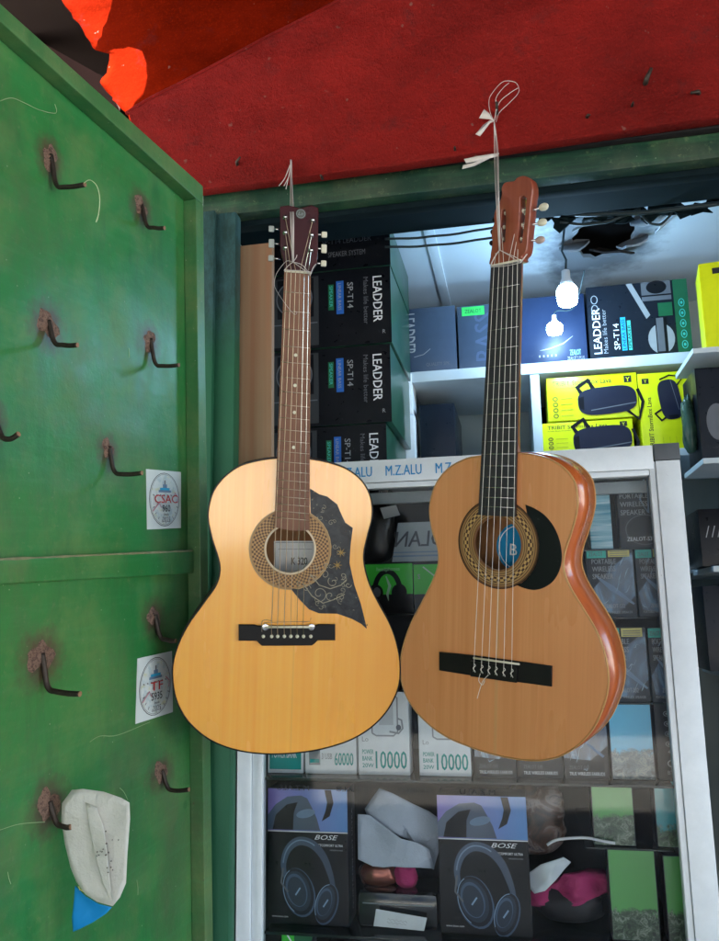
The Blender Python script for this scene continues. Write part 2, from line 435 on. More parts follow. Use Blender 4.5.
def m_alu():
    n = N('white_aluminium'); a = n.noise(20, det=5, rough=.7); b = n.noise(6, det=3)
    k = n.mix(n.ramp(a, [(.35, 0.0), (.8, 1.0)]), (.76, .81, .84), (.66, .71, .74))
    k = n.mix(n.ramp(n.noise(90, stretch=(1, 1, .3), det=5, rough=.8), [(.68, 0.0), (.74, 1.0)]), k, (.22, .24, .25))
    n.col(k); n.rough(.38); n.set(Metallic=.1); return n.m
ALU = m_alu()
SHELFM = plain('painted_shelf_board', (.55, .62, .66), .5, .15, 12)
GLASSEDGE = plain('dark_glass_edge', (.012, .02, .02), .15, .1)
CAVITY = plain('dark_interior_board', (.02, .025, .03), .7, .2, 8)
WALLI = plain('pale_interior_wall', (.45, .52, .50), .7, .15, 5)
def m_ceil():
    n = N('pale_ceiling_board'); h = W.at(604, 232, 2.60, 2); f = n.noise(9, det=6, rough=.65)
    dx = n.math('MULTIPLY', n.math('SUBTRACT', n.sep(0), h.x-.02), 1/.20); dy = n.math('MULTIPLY', n.math('SUBTRACT', n.sep(1), h.y+.03), 1/.34)
    d = n.math('SQRT', n.math('ADD', n.math('MULTIPLY', dx, dx), n.math('MULTIPLY', dy, dy)))
    d = n.math('ADD', d, n.math('MULTIPLY', n.math('SUBTRACT', f, .5), 1.1))
    k = n.mix(f, (.58, .66, .72), (.66, .73, .78)); n.col(n.mix(n.ramp(d, [(.55, .85), (1.0, 0.0)]), k, (.10, .11, .13))); n.rough(.6); return n.m
CEIL = m_ceil()
DARKVOID = plain('black_void', (.012, .010, .010), .9, .5, 30)
SHUT = plain('dark_shutter_housing', (.004, .011, .014), .85, .5, 12)
SHUT.node_tree.nodes['Principled BSDF'].inputs['Specular IOR Level'].default_value = .1
PLANK = m_wood('weathered_beige_plank', (.22, .135, .07), (.29, .19, .105), (.27, .10, .045), .6, 0, 60, .5)
CABLE = plain('dark_cable', (.02, .035, .04), .5)
CONC = plain('pale_concrete', (.42, .40, .36), .85, .15, 3, bump=.3)

def m_glass():
    m = bpy.data.materials.new('window_glass'); m.use_nodes = True; t = m.node_tree; t.nodes.clear()
    o = t.nodes.new('ShaderNodeOutputMaterial'); mx = t.nodes.new('ShaderNodeMixShader'); tr = t.nodes.new('ShaderNodeBsdfTransparent')
    gl = t.nodes.new('ShaderNodeBsdfGlossy'); fr = t.nodes.new('ShaderNodeFresnel'); fr.inputs['IOR'].default_value = 1.2
    tr.inputs[0].default_value = (.97, .985, .99, 1); gl.inputs['Roughness'].default_value = .03
    di = t.nodes.new('ShaderNodeBsdfDiffuse'); di.inputs[0].default_value = (.5, .55, .58, 1); m2 = t.nodes.new('ShaderNodeMixShader')
    ns = t.nodes.new('ShaderNodeTexNoise'); ns.inputs['Scale'].default_value = 7; ns.inputs['Detail'].default_value = 8
    rp = t.nodes.new('ShaderNodeMapRange'); rp.inputs['From Min'].default_value = .42; rp.inputs['From Max'].default_value = .8
    rp.inputs['To Min'].default_value = .0; rp.inputs['To Max'].default_value = .02
    tc = t.nodes.new('ShaderNodeTexCoord'); t.links.new(tc.outputs['Object'], ns.inputs['Vector'])
    t.links.new(ns.outputs['Fac'], rp.inputs['Value'])
    t.links.new(fr.outputs[0], mx.inputs[0]); t.links.new(tr.outputs[0], mx.inputs[1]); t.links.new(gl.outputs[0], mx.inputs[2])
    t.links.new(rp.outputs[0], m2.inputs[0]); t.links.new(mx.outputs[0], m2.inputs[1]); t.links.new(di.outputs[0], m2.inputs[2])
    t.links.new(m2.outputs[0], o.inputs[0]); return m
GLASS = m_glass()

def m_emit(name, c, s):
    m = bpy.data.materials.new(name); m.use_nodes = True; b = m.node_tree.nodes['Principled BSDF']
    b.inputs['Base Color'].default_value = (.8, .8, .8, 1); b.inputs['Emission Color'].default_value = (*c, 1)
    b.inputs['Emission Strength'].default_value = s; return m

def m_land(name, sky, lo1, lo2, split):
    """printed landscape: bright upper part over a mottled lower part (box-local z in metres)"""
    n = N(name); z = n.sep(2); a = n.noise(40, det=6, rough=.7); b = n.noise(110, det=6, rough=.75, dist=.6)
    low = n.ramp(n.noise(75, det=9, rough=.85, dist=1.2), [(.40, lo1), (.52, lo2), (.60, (.30, .34, .28)), (.66, lo1)])
    f = n.math('ADD', z, n.math('MULTIPLY', n.math('SUBTRACT', a, .5), .07))
    n.col(n.mix(n.ramp(n.math('MULTIPLY', n.math('SUBTRACT', f, split), 110), [(.0, 0.0), (1, 1.0)]), low, sky))
    n.rough(.3); n.set(Coat_Weight=.4); return n.m
def m_grad(name, c1, c2, sx):
    n = N(name); x = n.sep(0); n.col(n.mix(n.ramp(n.math('MULTIPLY', x, 1/sx), [(0., 0.0), (1., 1.0)]), c1, c2)); n.rough(.3); n.set(Coat_Weight=.4); return n.m
PURP = m_grad('purple_blue_print', (.22, .17, .50), (.06, .22, .55), .16)
BLUEHP = m_grad('steel_blue_print', (.05, .09, .16), (.02, .04, .08), .16)
HPLIT = plain('light_blue_print', (.16, .24, .36), .35, .2, 60)
def m_swirl():
    n = N('blue_streak_print'); b = n.noise(16, stretch=(1, 1, .5), det=5, rough=.6, dist=1.5)
    n.col(n.ramp(b, [(.35, (.010, .014, .024)), (.50, (.03, .07, .14)), (.60, (.12, .26, .42)), (.72, (.02, .05, .09))])); n.rough(.3); n.set(Coat_Weight=.5); return n.m
SWIRL = m_swirl()
def m_film():
    n = N('cyan_striped_wrap'); b = n.noise(30, stretch=(.15, 1, 3), det=4, rough=.6, dist=.4)
    n.col(n.ramp(b, [(.4, (.08, .30, .42)), (.55, (.3, .55, .65)), (.7, (.55, .72, .78))])); n.rough(.25); n.bump(b, .5, .003); return n.m
FILM = m_film()
def m_fabric(name, c, dots=False, cr=0):
    n = N(name); a = n.noise(9, det=6, rough=.6); b = n.noise(400, det=2)
    k = n.mix(n.ramp(a, [(.35, 0.0), (.7, 1.0)]), c, tuple(x*.82 for x in c))
    n.col(k); n.rough(.8); h = n.math('ADD', n.math('MULTIPLY', a, 3), n.math('MULTIPLY', b, .2))
    v = n.voro(13, (1, 1, 1.3)); h = n.math('ADD', h, n.math('MULTIPLY', v, 2.5)); n.bump(h, .55, .006); return n.m
GREYPAPER = m_fabric('grimy_white_paper', (.74, .71, .64))
BLUEPAPER = plain('bright_blue_paper', (.01, .28, .68), .5)
CRUMP = m_fabric('crumpled_white_sheet', (.50, .56, .66))
PINKBAG = m_fabric('magenta_plastic_bag', (.42, .03, .14))
CLEARPL = plain('milky_plastic', (.62, .68, .72), .3, .15, 14, bump=.5)

# ------------------------------------------------------------------ shop front
YF = 1.55
SHOP = empty('shop_building', W.M, 'dark shop front with rough red painted lintel, green frame and pale lit ceiling inside', 'shop')

# lintel, ceiling and walls
L_lint = [(128,112),(150,99),(180,84),(210,68),(240,52),(270,36),(300,21),(345,-3),(400,-40),(430,-70),(900,-70),(900,90),(719,117),(640,128),(560,140),(480,152),(400,164),(300,177),(205,189),(160,195),(140,160)]
YL = YF-.03
L2 = W.pts(L_lint, YL)
me = plate([L2], YL, YL+.03, .004)
link('red_lintel', me, RED, SHOP)
# rolled edge along the upper left of the lintel
edge = [W.at(x, y, YL+.004) for x, y in crom([(126,114),(150,99),(180,84),(210,68),(240,52),(270,36),(300,21),(345,-3),(400,-40)], 4, False)]
MB().tube(edge, .0045, 8).build('rolled_rim', RED, SHOP, True)
# nail stubs and pitted marks in the lintel
for (a, b, r, dx, dz) in ((237,165,.004,.012,.010),(645,84,.006,.012,.024),(699,93,.005,-.018,-.006),(587,117,.004,.004,-.004),(455,150,.003,.0,.0),(322,178,.003,.0,.0),(632,106,.003,.0,.0)):
    p = W.at(a, b, YL)
    MB().tube([p+Vector((0,.004,0)), p+Vector((dx*.2,-.008,dz*.3)), p+Vector((dx,-.013,dz))], [r, r*.8, r*.5], 7).build('nail_stub', IRON, SHOP, True)

# green beam under the lintel
def slab(name, x0, x1, y0, y1, z0, z1, mat, parent, bevel=.002):
    return MB().box(x0, x1, y0, y1, z0, z1).build(name, mat, parent, bevel=bevel, smooth=35)
def zpx(px, py, Y): return W.at(px, py, Y).z
zb_t = zpx(400, 166, YF); zb_b = zpx(400, 189, YF)
xl = W.at(206, 400, YF+.01).x
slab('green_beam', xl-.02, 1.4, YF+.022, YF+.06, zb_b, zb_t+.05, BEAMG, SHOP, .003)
slab('beam_back_plate', xl-.03, 1.4, YF+.061, YF+.09, zb_b-.012, zb_t+.4, SHUT, SHOP)
slab('lintel_shadow_gap', xl-.02, 1.4, YF+.001, YF+.021, zb_t-.001, zb_t+.3, DARKVOID, SHOP)  # dark strip in the gap, painted black as the shade beneath the lintel
# rolled shutter housing
zs_b = zpx(460, 228, YF+.30)
hb = MB(); zt = zb_b+.03
hb.box(xl-.02, 1.4, YF+.092, YF+.30, zs_b, zt+.3)
hb.build('shutter_housing', SHUT, SHOP, bevel=.01)
MB().tube([(xl, YF+.16, zs_b+.02), (1.4, YF+.16, zs_b+.02)], .035, 16).build('shutter_roll', SHUT, SHOP, True)
# left jamb: flat green post and thin inner strip
xj1 = W.at(232, 600, YF+.01).x
xj0 = W.at(206, 600, YF+.01).x
slab('jamb_post', xj0-.03, xj1, YF+.01, YF+.045, 0, zb_b-.001, JAMB, SHOP, .004)
slab('jamb_strip', xj0-.034, xj0+.012, YF-.006, YF+.009, 0, zb_b-.001, JAMB, SHOP, .003)
# interior room
YB = 2.78; ZC = 2.60; XR = 1.7; XLi = xl-.04
slab('left_wall', XLi-.08, XLi, YF+.10, YB, 0, ZC, WALLI, SHOP, 0)
slab('right_wall', XR, XR+.08, YF+.10, YB, 0, ZC, WALLI, SHOP, 0)
slab('back_wall', XLi-.08, XR+.08, YB+.001, YB+.08, 0, ZC+.3, WALLI, SHOP, 0)
# ceiling with a torn hole
ch = []
hc = W.at(604, 232, ZC, 2)
for i in range(26):
    t = 2*math.pi*i/26; k = 1+random.uniform(-.10, .12)
    ch.append((hc.x+.085*k*math.cos(t), hc.y+.16*k*math.sin(t)))
me = plate([[(XLi, YF+.31), (XR, YF+.31), (XR, YB), (XLi, YB)], ch], 0, .012)
me.transform(Matrix.Translation((0, 0, ZC)) @ Matrix.Rotation(rad(-90), 4, 'X') @ Matrix.Translation((0, 0, 0)))
for v in me.vertices: v.co.y = -v.co.y if v.co.y < 0 else v.co.y
link('ceiling', me, CEIL, SHOP)
slab('ceiling_void', XLi, XR, YF+.31, YB, ZC+.14, ZC+.16, DARKVOID, SHOP, 0)
for nm, (a, b) in (('ceiling_batten', (434, 476)),):
    p0 = W.at(432, 240, ZC, 2); 
    slab(nm, p0.x-.015, p0.x+.015, YF+.33, YB-.01, ZC-.018, ZC-.001, CEIL, SHOP)
# torn flaps round the hole
for (px, py, s, a) in ((575,240,.05,.3),(612,246,.07,-.4),(634,236,.05,.5),(590,215,.05,1.0),(648,214,.045,.2),(665,217,.04,1.2)):
    c = W.at(px, py, ZC-.012, 2); L = []
    for i in range(9):
        t = 2*math.pi*i/9; k = s*(.6+random.random()*.6)
        L.append((c.x+k*math.cos(t), c.y+k*.8*math.sin(t), c.z-.02+.03*math.sin(t+a)))
    MB().add(L+[(x, y, z+.006) for x, y, z in L], [tuple(range(9)), tuple(range(17, 8, -1))]+[(i, (i+1)%9, 9+(i+1)%9, 9+i) for i in range(9)]).build('torn_ceiling_flap', CEIL if s < .055 else DARKVOID, SHOP)
# loose cables under the housing
def sag(name, a, b, Y, d, r=.003, mat=CABLE, parent=SHOP, n=14):
    A = W.at(*a, Y); B = W.at(*b, Y); P = []
    for i in range(n+1):
        t = i/n; p = A.lerp(B, t); p.z -= d*4*t*(1-t); p.z += .0008*math.sin(i*1.3); P.append(p)
    return MB().tube(P, r, 6).build(name, mat, parent, True)
sag('cable', (385,239), (500,226), YF+.34, .008)
sag('cable', (385,247), (500,236), YF+.33, .008)
sag('cable', (535,208), (719,192), YF+.31, .004)
sag('cable', (535,212), (719,203), YF+.32, .015, .006)
sag('cable', (560,222), (640,208), YF+.33, .02, .004)
sag('cable', (640,214), (672,212), YF+.33, .03, .003)
# crumpled dark rags of torn lining hanging in front of the hole
for k in range(16):
    px = 548+k*11; py = 216-k*.9+random.uniform(-6, 9); c = W.at(px, py, YF+.33); L = []
    for i in range(8):
        t = 2*math.pi*i/8; q = random.uniform(.008, .026)
        L.append((c.x+q*1.4*math.cos(t), c.y+random.uniform(-.01, .01), c.z+q*math.sin(t)))
    MB().add(L+[(x, y+.004, z) for x, y, z in L], [tuple(range(8))[::-1], tuple(range(8, 16))]+[(i, (i+1)%8, 8+(i+1)%8, 8+i) for i in range(8)]).build('torn_lining', SHUT, SHOP)

# wooden plank beside the jamb
Yp = YF+.052
A = [W.at(x, y, Yp) for x, y in ((240,900),(275,900),(272,246),(238,246))]
A[0].x = A[3].x; A[1].x = A[2].x
zpl = W.at(260, 520, Yp).z
pl = empty('wooden_plank', Matrix.Translation((A[0].x, Yp, zpl)), 'upright weathered beige wooden board behind the neck of the honey coloured guitar', 'plank')
w = A[1].x-A[0].x
MB().box(0, w, 0, .02, 0, A[3].z-zpl).build('board', PLANK, pl, bevel=.002)
mb = MB()

# ------------------------------------------------------------------ awning sheet (upper red) and dark roof behind
YA = YF+.05
left = [(70,-60),(66,-20),(62,0),(74,18),(85,34),(95,50),(112,55),(110,64),(100,81),(112,98),(128,114),(140,140),(160,190)]
ys = sorted(set([b for a, b in left]+list(range(-60, 190, 6))))
def lx(y):
    for (a, b), (c, d) in zip(left, left[1:]):
        if b <= y <= d: return a+(c-a)*(y-b)/(d-b)
    return left[-1][0]
mb = MB(); V = []; nc = 40
for y in ys:
    for j in range(nc):
        x = lx(y)+((430 if y < 100 else 430-(y-100)*2.2)-lx(y))*j/(nc-1)
        p = W.at(x+(random.uniform(-1.6, 1.6) if j == 0 else 0), y, YA)
        p.y += .0035*math.sin((p.z*1.0+p.x*.5)*30)+(0.006*random.random() if j == 0 else 0)
        V.append(p)
F = [(i*nc+j, i*nc+j+1, (i+1)*nc+j+1, (i+1)*nc+j) for i in range(len(ys)-1) for j in range(nc-1)]
mb.add(V, F)
aw = mb.build('awning_sheet', REDS, None, True)
md = aw.modifiers.new('t', 'SOLIDIFY'); md.thickness = .002
tag(aw, 'torn dark red corrugated awning sheet with two sunlit orange patches, above the green door', 'awning sheet')
slab('roof_backing', -2.6, .6, YF+.35, YF+.40, 2.62, 3.5, DARKVOID, SHOP, 0)
beamd = plain('charred_brown_timber', (.035, .012, .008), .8, .4, 20)
g = W.at(60, 40, YF+.2)
rf = MB().hexa([W.at(x, y, YF+.16) for x, y in ((20,62),(120,118),(120,86),(20,30))], [W.at(x, y, YF+.16)+Vector((0,.05,0)) for x, y in ((20,62),(120,118),(120,86),(20,30))]).build('roof_batten', beamd, SHOP)

# ------------------------------------------------------------------ green door
DO = CAM + ray(205, 400)*1.65
D = Fr(DO, -camdir(-263, 67, 805), camdir(-.031, 1, -.093))
# door pose: empty at the hinge side foot
dz0 = -1.75
def dshift(p): return p
door = empty('metal_door', D.M, 'open green painted sheet metal door with rusty welded hooks and raised frame', 'door')
xn = -1.25
# top edge direction on the lip plane
lipy = -.028
t0 = D.at(0, 3, lipy); t1 = D.at(204, 187, lipy)
i0 = D.at(0, 21, lipy); i1 = D.at(196, 198, lipy)
def ext(a, b, x): k = (x-a.x)/(b.x-a.x); return a.z+(b.z-a.z)*k
XH = D.at(206, 400, lipy).x; XI = D.at(198.5, 400, lipy).x
topz = lambda x: ext(t0, t1, x); inz = lambda x: ext(i0, i1, x)
pan = plate([[(xn, dz0), (XH-.002, dz0), (XH-.002, topz(XH)-.004), (xn, topz(xn)-.004)]], 0, .004)
pn = link('door_panel', pan, DOORG, door)
MB().hexa([(xn, lipy, inz(xn)), (XH, lipy, inz(XH)), (XH, lipy, topz(XH)), (xn, lipy, topz(xn))],
          [(xn, -.0005, inz(xn)), (XH, -.0005, inz(XH)), (XH, -.0005, topz(XH)), (xn, -.0005, topz(xn))]).build('top_rail', LIPG, door, bevel=.0015)
MB().hexa([(XI, lipy, dz0), (XH, lipy, dz0), (XH, lipy, inz(XH)-.001), (XI, lipy, inz(XI)-.001)],
          [(XI, -.0005, dz0), (XH, -.0005, dz0), (XH, -.0005, inz(XH)-.001), (XI, -.0005, inz(XI)-.001)]).build('hinge_rail', LIPG, door, bevel=.0015)
r0 = D.at(0, 560, -.014); r1 = D.at(196, 551, -.014); s0 = D.at(0, 584, -.014); s1 = D.at(196, 573, -.014)
MB().hexa([(xn, -.014, ext(s0, s1, xn)), (XI-.001, -.014, ext(s0, s1, XI)), (XI-.001, -.014, ext(r0, r1, XI)), (xn, -.014, ext(r0, r1, xn))],
          [(xn, -.0005, ext(s0, s1, xn)), (XI-.001, -.0005, ext(s0, s1, XI)), (XI-.001, -.0005, ext(r0, r1, XI)), (xn, -.0005, ext(r0, r1, xn))]).build('middle_rail', DOORG, door, bevel=.0015)
# pale uneven line along the top edge of the rail
rail_line_mat = plain('pale_rail_edge', (.22, .22, .12), .9, .5, 60, bump=.5)
rb = random.Random(3); P = []
for i in range(60):
    x = xn+(XI-.002-xn)*i/59; P.append((x, -.0125, ext(r0, r1, x)+.0006))
MB().tube(P, [.0012+.0014*rb.random() for _ in P], 6).build('pale_rail_line', rail_line_mat, door)
# scratches
scr = plain('pale_scratch', (.30, .42, .22), .7)
def scratch(L, w=.0009):
    Q = [D.at(x, y, -.0007) for x, y in L]; mb = MB(); 
    mb.tube(crom([tuple(q) for q in Q], 5, False), w, 4, flat=1); return mb.build('scratch', scr, door)
scratch([(0,101),(12,98),(25,103),(40,110),(56,113),(55,104)], .0006)
for a in ([(129,348),(129.5,358)],[(8,872),(9,878),(11,884)],[(120,788),(124,792),(128,800)],[(137,880),(138,888),(138,895)],[(90,742),(100,736),(118,735),(150,722)],[(0,830),(20,824),(45,822)]):
    scratch(a, .0005)

def blob(c, rx, rz, y, amp, seed, h=.004, n=22, rings=5):
    r = random.Random(seed); ph = [r.uniform(0, 6.28) for _ in range(4)]; V = [(c[0], y-h, c[1])]; F = []
    for k in range(1, rings+1):
        q = k/rings
        for i in range(n):
            t = 2*math.pi*i/n; e = 1+amp*(math.sin(2*t+ph[0])*.5+math.sin(3*t+ph[1])*.3+math.sin(5*t+ph[2])*.3+r.uniform(-.18, .18))
            hh = h*(1-q**1.5)*(.5+r.random()) if k < rings else -.0003
            V.append((c[0]+rx*q*e*math.cos(t), y-hh, c[1]+rz*q*e*math.sin(t)))
    for i in range(n): F.append((0, 1+(i+1) % n, 1+i))
    for k in range(rings-1):
        for i in range(n):
            a = 1+k*n+i; b = 1+k*n+(i+1) % n; F.append((a, b, b+n, a+n))
    return MB().add(V, F)
# (weld centre, weld half size px, rod start, bend, end)
HK = [((50,158),(6,15),(47,170),(50,184),(85,184.5)), ((141,207),(5,12),(142,217),(145,227),(164.5,228)),
      ((47.5,324),(8,17),(49,335),(55,345.5),(77.5,345)), ((149.5,341),(5,12),(150.6,352),(155,366),(179,365)),
      ((108,449),(5,11),(109,461),(114,474),(142,473)), ((-6,420),(6,14),(-9,428),(-6,438),(18.7,434)),
      ((154,617),(5,12),(154,627),(161,639),(176,641)), ((41,657),(10,19),(41.7,668),(50,690),(80,694)),
      ((161,772),(6,11),(160.5,782),(168,789),(189,789.5)), ((48.5,805),(9,19),(48.6,815),(53,826),(71,827))]
hooktips = []; SC = []
for i, (c, sz, a, b, e) in enumerate(HK):
    P0 = D.at(*c, 0); sx = abs(D.at(c[0]+sz[0], c[1], 0).x-P0.x); szz = abs(D.at(c[0], c[1]+sz[1], 0).z-P0.z)
    hk = MB()
    A_ = D.at(*a, -.006); B_ = D.at(*b, -.012); A_.x = B_.x = P0.x
    E_ = D.at(*e, B_.x, 0)
    A0 = Vector((P0.x, -.002, P0.z+szz*.2))
    # bent rod: down along the door, then straight out from it
    K1 = Vector((B_.x, -.010, B_.z+.010)); K2 = Vector((B_.x, -.016, B_.z+.001)); K3 = Vector((B_.x, -.026, B_.z-.001))
    pts = [A0, A0.lerp(K1, .6), K1, K2, K3, K3.lerp(E_, .5)+Vector((0, 0, -.001)), E_]
    pts = [tuple(p) for p in pts]
    r_ = .0037 if i not in (7, 9, 6) else .0041
    ho = hk.tube(crom(pts, 4, False), r_, 10).build('hook', IRON, door, True)
    d_ = (E_-K3).normalized()
    MB().lathe(E_+d_*.0002, d_, [(r_*.97, -.0012), (r_*.97, .0004)], 10).build('cut_tip', IRONR, ho)
    SC.append((P0.x, P0.z-szz*.1, sx*2.7, szz*2.0))
    blob((P0.x, P0.z), sx*1.15, szz*.9, 0, .45, i*7+2, .0035).build('weld_mark', RUST, ho, True)
    hooktips.append((K3, E_))
def scorch(m):
    t = m.node_tree; N_ = t.nodes.new; L_ = t.links.new; b = t.nodes['Principled BSDF']
    tc = N_('ShaderNodeTexCoord'); sp = N_('ShaderNodeSeparateXYZ'); L_(tc.outputs['Object'], sp.inputs[0]); acc = None
    ns = N_('ShaderNodeTexNoise'); ns.inputs['Scale'].default_value = 55; ns.inputs['Detail'].default_value = 7; ns.inputs['Roughness'].default_value = .7; L_(tc.outputs['Object'], ns.inputs['Vector'])
    def mt(op, a, b_):
        n = N_('ShaderNodeMath'); n.operation = op
        for v, i in ((a, 0), (b_, 1)):
            if isinstance(v, (int, float)): n.inputs[i].default_value = v
            else: L_(v, n.inputs[i])
        return n.outputs[0]
    for cx, cz, rx, rz in SC:
        dx = mt('MULTIPLY', mt('SUBTRACT', sp.outputs[0], cx), 1/rx); dz = mt('MULTIPLY', mt('SUBTRACT', sp.outputs[2], cz), 1/rz)
        d = mt('SQRT', mt('ADD', mt('MULTIPLY', dx, dx), mt('MULTIPLY', dz, dz)), 0)
        acc = d if acc is None else mt('MINIMUM', acc, d)
    f = mt('ADD', acc, mt('MULTIPLY', mt('SUBTRACT', ns.outputs['Fac'], .5), 1.3))
    r = N_('ShaderNodeValToRGB'); r.color_ramp.elements[0].position = .35; r.color_ramp.elements[0].color = (.92,)*3+(1,); r.color_ramp.elements[1].position = 1.0; r.color_ramp.elements[1].color = (0, 0, 0, 1)
    L_(f, r.inputs[0]); mx = N_('ShaderNodeMix'); mx.data_type = 'RGBA'; L_(r.outputs[0], mx.inputs[0])
    src = b.inputs['Base Color'].links[0].from_socket; L_(src, mx.inputs[6]); mx.inputs[7].default_value = (.075, .050, .032, 1); L_(mx.outputs[2], b.inputs['Base Color'])
DP = DOORG.copy(); DP.name = 'green_door_panel_paint'; scorch(DP); pn.data.materials[0] = DP
# a few loose threads on the first hook
q = [D.at(x, y, hooktips[0][1].x, 0) if False else (W.R.transposed() @ Vector((0,0,0))) for x, y in ()]
def onplane(L, fr, v, ax): return [fr.at(x, y, v, ax) for x, y in L]
th = onplane([(84,183),(90,180),(97,186),(100,200),(98,218),(96,222),(99,214)], D, D.at(*HK[0][3], -.012).x, 0)
o = MB().tube(crom([tuple(D.M @ p) for p in th], 4, False), .0007, 5).build('plastic_thread', plain('pale_green_thread', (.5,.6,.35), .5), None, True)
tag(o, 'thin pale plastic thread dangling from the topmost hook of the green door', 'thread')

# stickers (flat paper on the door)
STK = N('faded_print_sticker'); _a = STK.noise(60, det=5, rough=.7); _b = STK.noise(45, stretch=(1,1,2), det=4, loc=(5,1,3))
_k = STK.mix(STK.ramp(_a, [(.5, 0.0), (.6, .5)]), (.66, .70, .68), (.30, .45, .50)); _k = STK.mix(STK.ramp(_b, [(.56, 0.0), (.66, .5)]), _k, (.62, .60, .25))
STK.col(_k); STK.rough(.5); STK = STK.m
STW = plain('sticker_white', (.66, .70, .68), .5, .05)
def sticker(quad, big, num, lab):
    q = [D.at(x, y, -.0008) for x, y in (quad[3], quad[2], quad[1], quad[0])]
    st = MB().hexa([v+Vector((0, -.0004, 0)) for v in q], [v+Vector((0, .0005, 0)) for v in q]).build('sticker', STW, door)
    st['label'] = lab
    a = Art(q, .0007)
    a.ell(.5, .5, .44, .46, BLACK_INK).ell(.5, .5, .425, .45, STW).ell(.5, .5, .41, .435, BLACK_INK).ell(.5, .5, .405, .43, STK)
    # building emblem, arch and date
    a.rect(.32, .62, .68, .66, HPLIT).rect(.36, .66, .64, .70, CYAN).rect(.44, .70, .56, .76, HPLIT).rect(.48, .76, .52, .83, GREY_INK)
    for k in range(7): a.stroke([(.15+k*.1, .58), (.19+k*.1, .565)], .02, GREY_INK)
    for k in range(9):
        t = rad(200+k*17.5); a.stroke([(.5+.33*math.cos(t), .5+.36*math.sin(t)), (.5+.38*math.cos(t), .5+.41*math.sin(t))], .015, GREY_INK)
    a.stroke([(.12, .30), (.3, .44), (.36, .36)], .02, PINK_INK).stroke([(.75, .62), (.86, .54), (.84, .44)], .02, PINK_INK)
    a.text(big, .5, .44, .14, RED_INK, al='c', bold=True, wid=.66 if len(big) > 2 else .34)
    a.text(num, .5, .29, .12, BLACK_INK, al='c', bold=True)
    a.text('lmada', .5, .225, .045, BLACK_INK, al='c', bold=True).text('2025', .5, .115, .09, GREY_INK, al='c', bold=True)
    a.build(st)
sticker([(146.2,469),(181,472),(181,528),(147.3,529.5)], 'CSAC', '960', 'white sticker with red letters CSAC and 960 in an oval')
sticker([(137.6,658.5),(172,651),(172.8,712),(135.6,724)], 'TF', '5935', 'white sticker with red letters TF and 5935 in an oval')

# folded paper hanging on the lowest left hook
K3, E9 = hooktips[9]
pf = Fr(D.M @ (K3.lerp(E9, .35)), (camdir(1, 0, .25)), camdir(-.03, 1, -.1))
pap = empty('folded_paper', pf.M, 'grimy white folded paper hanging from a rusty hook on the green door', 'paper')
o5 = (0, 560); k5 = .4047
pl1 = Z_(o5, k5, [(178,568),(205,566),(255,573),(300,588),(320,600),(322,640),(316,720),(310,800),(295,835),(278,856),(240,845),(212,825),(190,795),(175,760),(160,700),(152,640),(155,600)])
def sheet(name, L, y, mat, parent, fr, amp=.006, seed=1, th=.0012):
    pts = fr.pts(L, y); cx = sum(p[0] for p in pts)/len(pts); cz = sum(p[1] for p in pts)/len(pts)
    S = max(abs(p[1]-cz) for p in pts); r = random.Random(seed); a, b, c = [r.uniform(0, 6) for _ in range(3)]
    f = lambda x, z: y+amp*(math.sin((x-cx)/S*3+a)+.6*math.sin((z-cz)/S*4+b+(x-cx)/S*2)+.9*abs(((x-cx)-.3*(z-cz))/S)*2-1)
    n = len(pts); V = [(cx, f(cx, cz), cz)]; F = []; R = 8
    for k in range(1, R+1):
        for p in pts:
            x = cx+(p[0]-cx)*k/R; z = cz+(p[1]-cz)*k/R; V.append((x, f(x, z), z))
    for i in range(n): F.append((0, 1+(i+1) % n, 1+i))
    for k in range(R-1):
        for i in range(n): s = 1+k*n; F.append((s+i, s+(i+1) % n, s+n+(i+1) % n, s+n+i))
    o = MB().add(V, F).build(name, mat, parent, True)
    m = o.modifiers.new('t', 'SOLIDIFY'); m.thickness = th; m.offset = 0
    return o
sheet('paper_sheet', pl1, 0, GREYPAPER, pap, pf, .0016, 3, .0007)
pl2 = Z_(o5, k5, [(212,600),(240,612),(258,660),(266,720),(272,790),(278,852),(255,800),(238,735),(222,665)])
sheet('paper_fold', pl2, -.0035, GREYPAPER, pap, pf, .0008, 5, .0006)
bl = sheet('blue_sheet', Z_(o5, k5, [(186,805),(210,832),(245,850),(277,858),(262,874),(230,895),(200,910),(182,918),(181,880),(183,840)]), .008, BLUEPAPER, pap, pf, .002, 4)
bl['label'] = 'bright blue printed sheet showing below the white paper'
a = Art([pf.at(x, y, .0035) for x, y in ((75,908),(112,908),(112,885),(75,885))], .0)
a.stroke([(.1,.95),(.14,.8),(.24,.72),(.36,.7)], .035, STICK_Y); a.build(bl)
SPK = plain('grey_dirt_speck', (.14,.12,.10), .8)
_r = random.Random(21); sm = MB()
for k in range(18):
    q = pf.at(105+_r.gauss(0, 7), 850+_r.gauss(2, 12), -.012); sm.ell((q.x, q.y+.0015, q.z), (.0006+.0008*_r.random(), .0012, .0006+.0007*_r.random()), 7, 5)
sm.build('dirt_specks', SPK, pap)['kind'] = 'stuff'

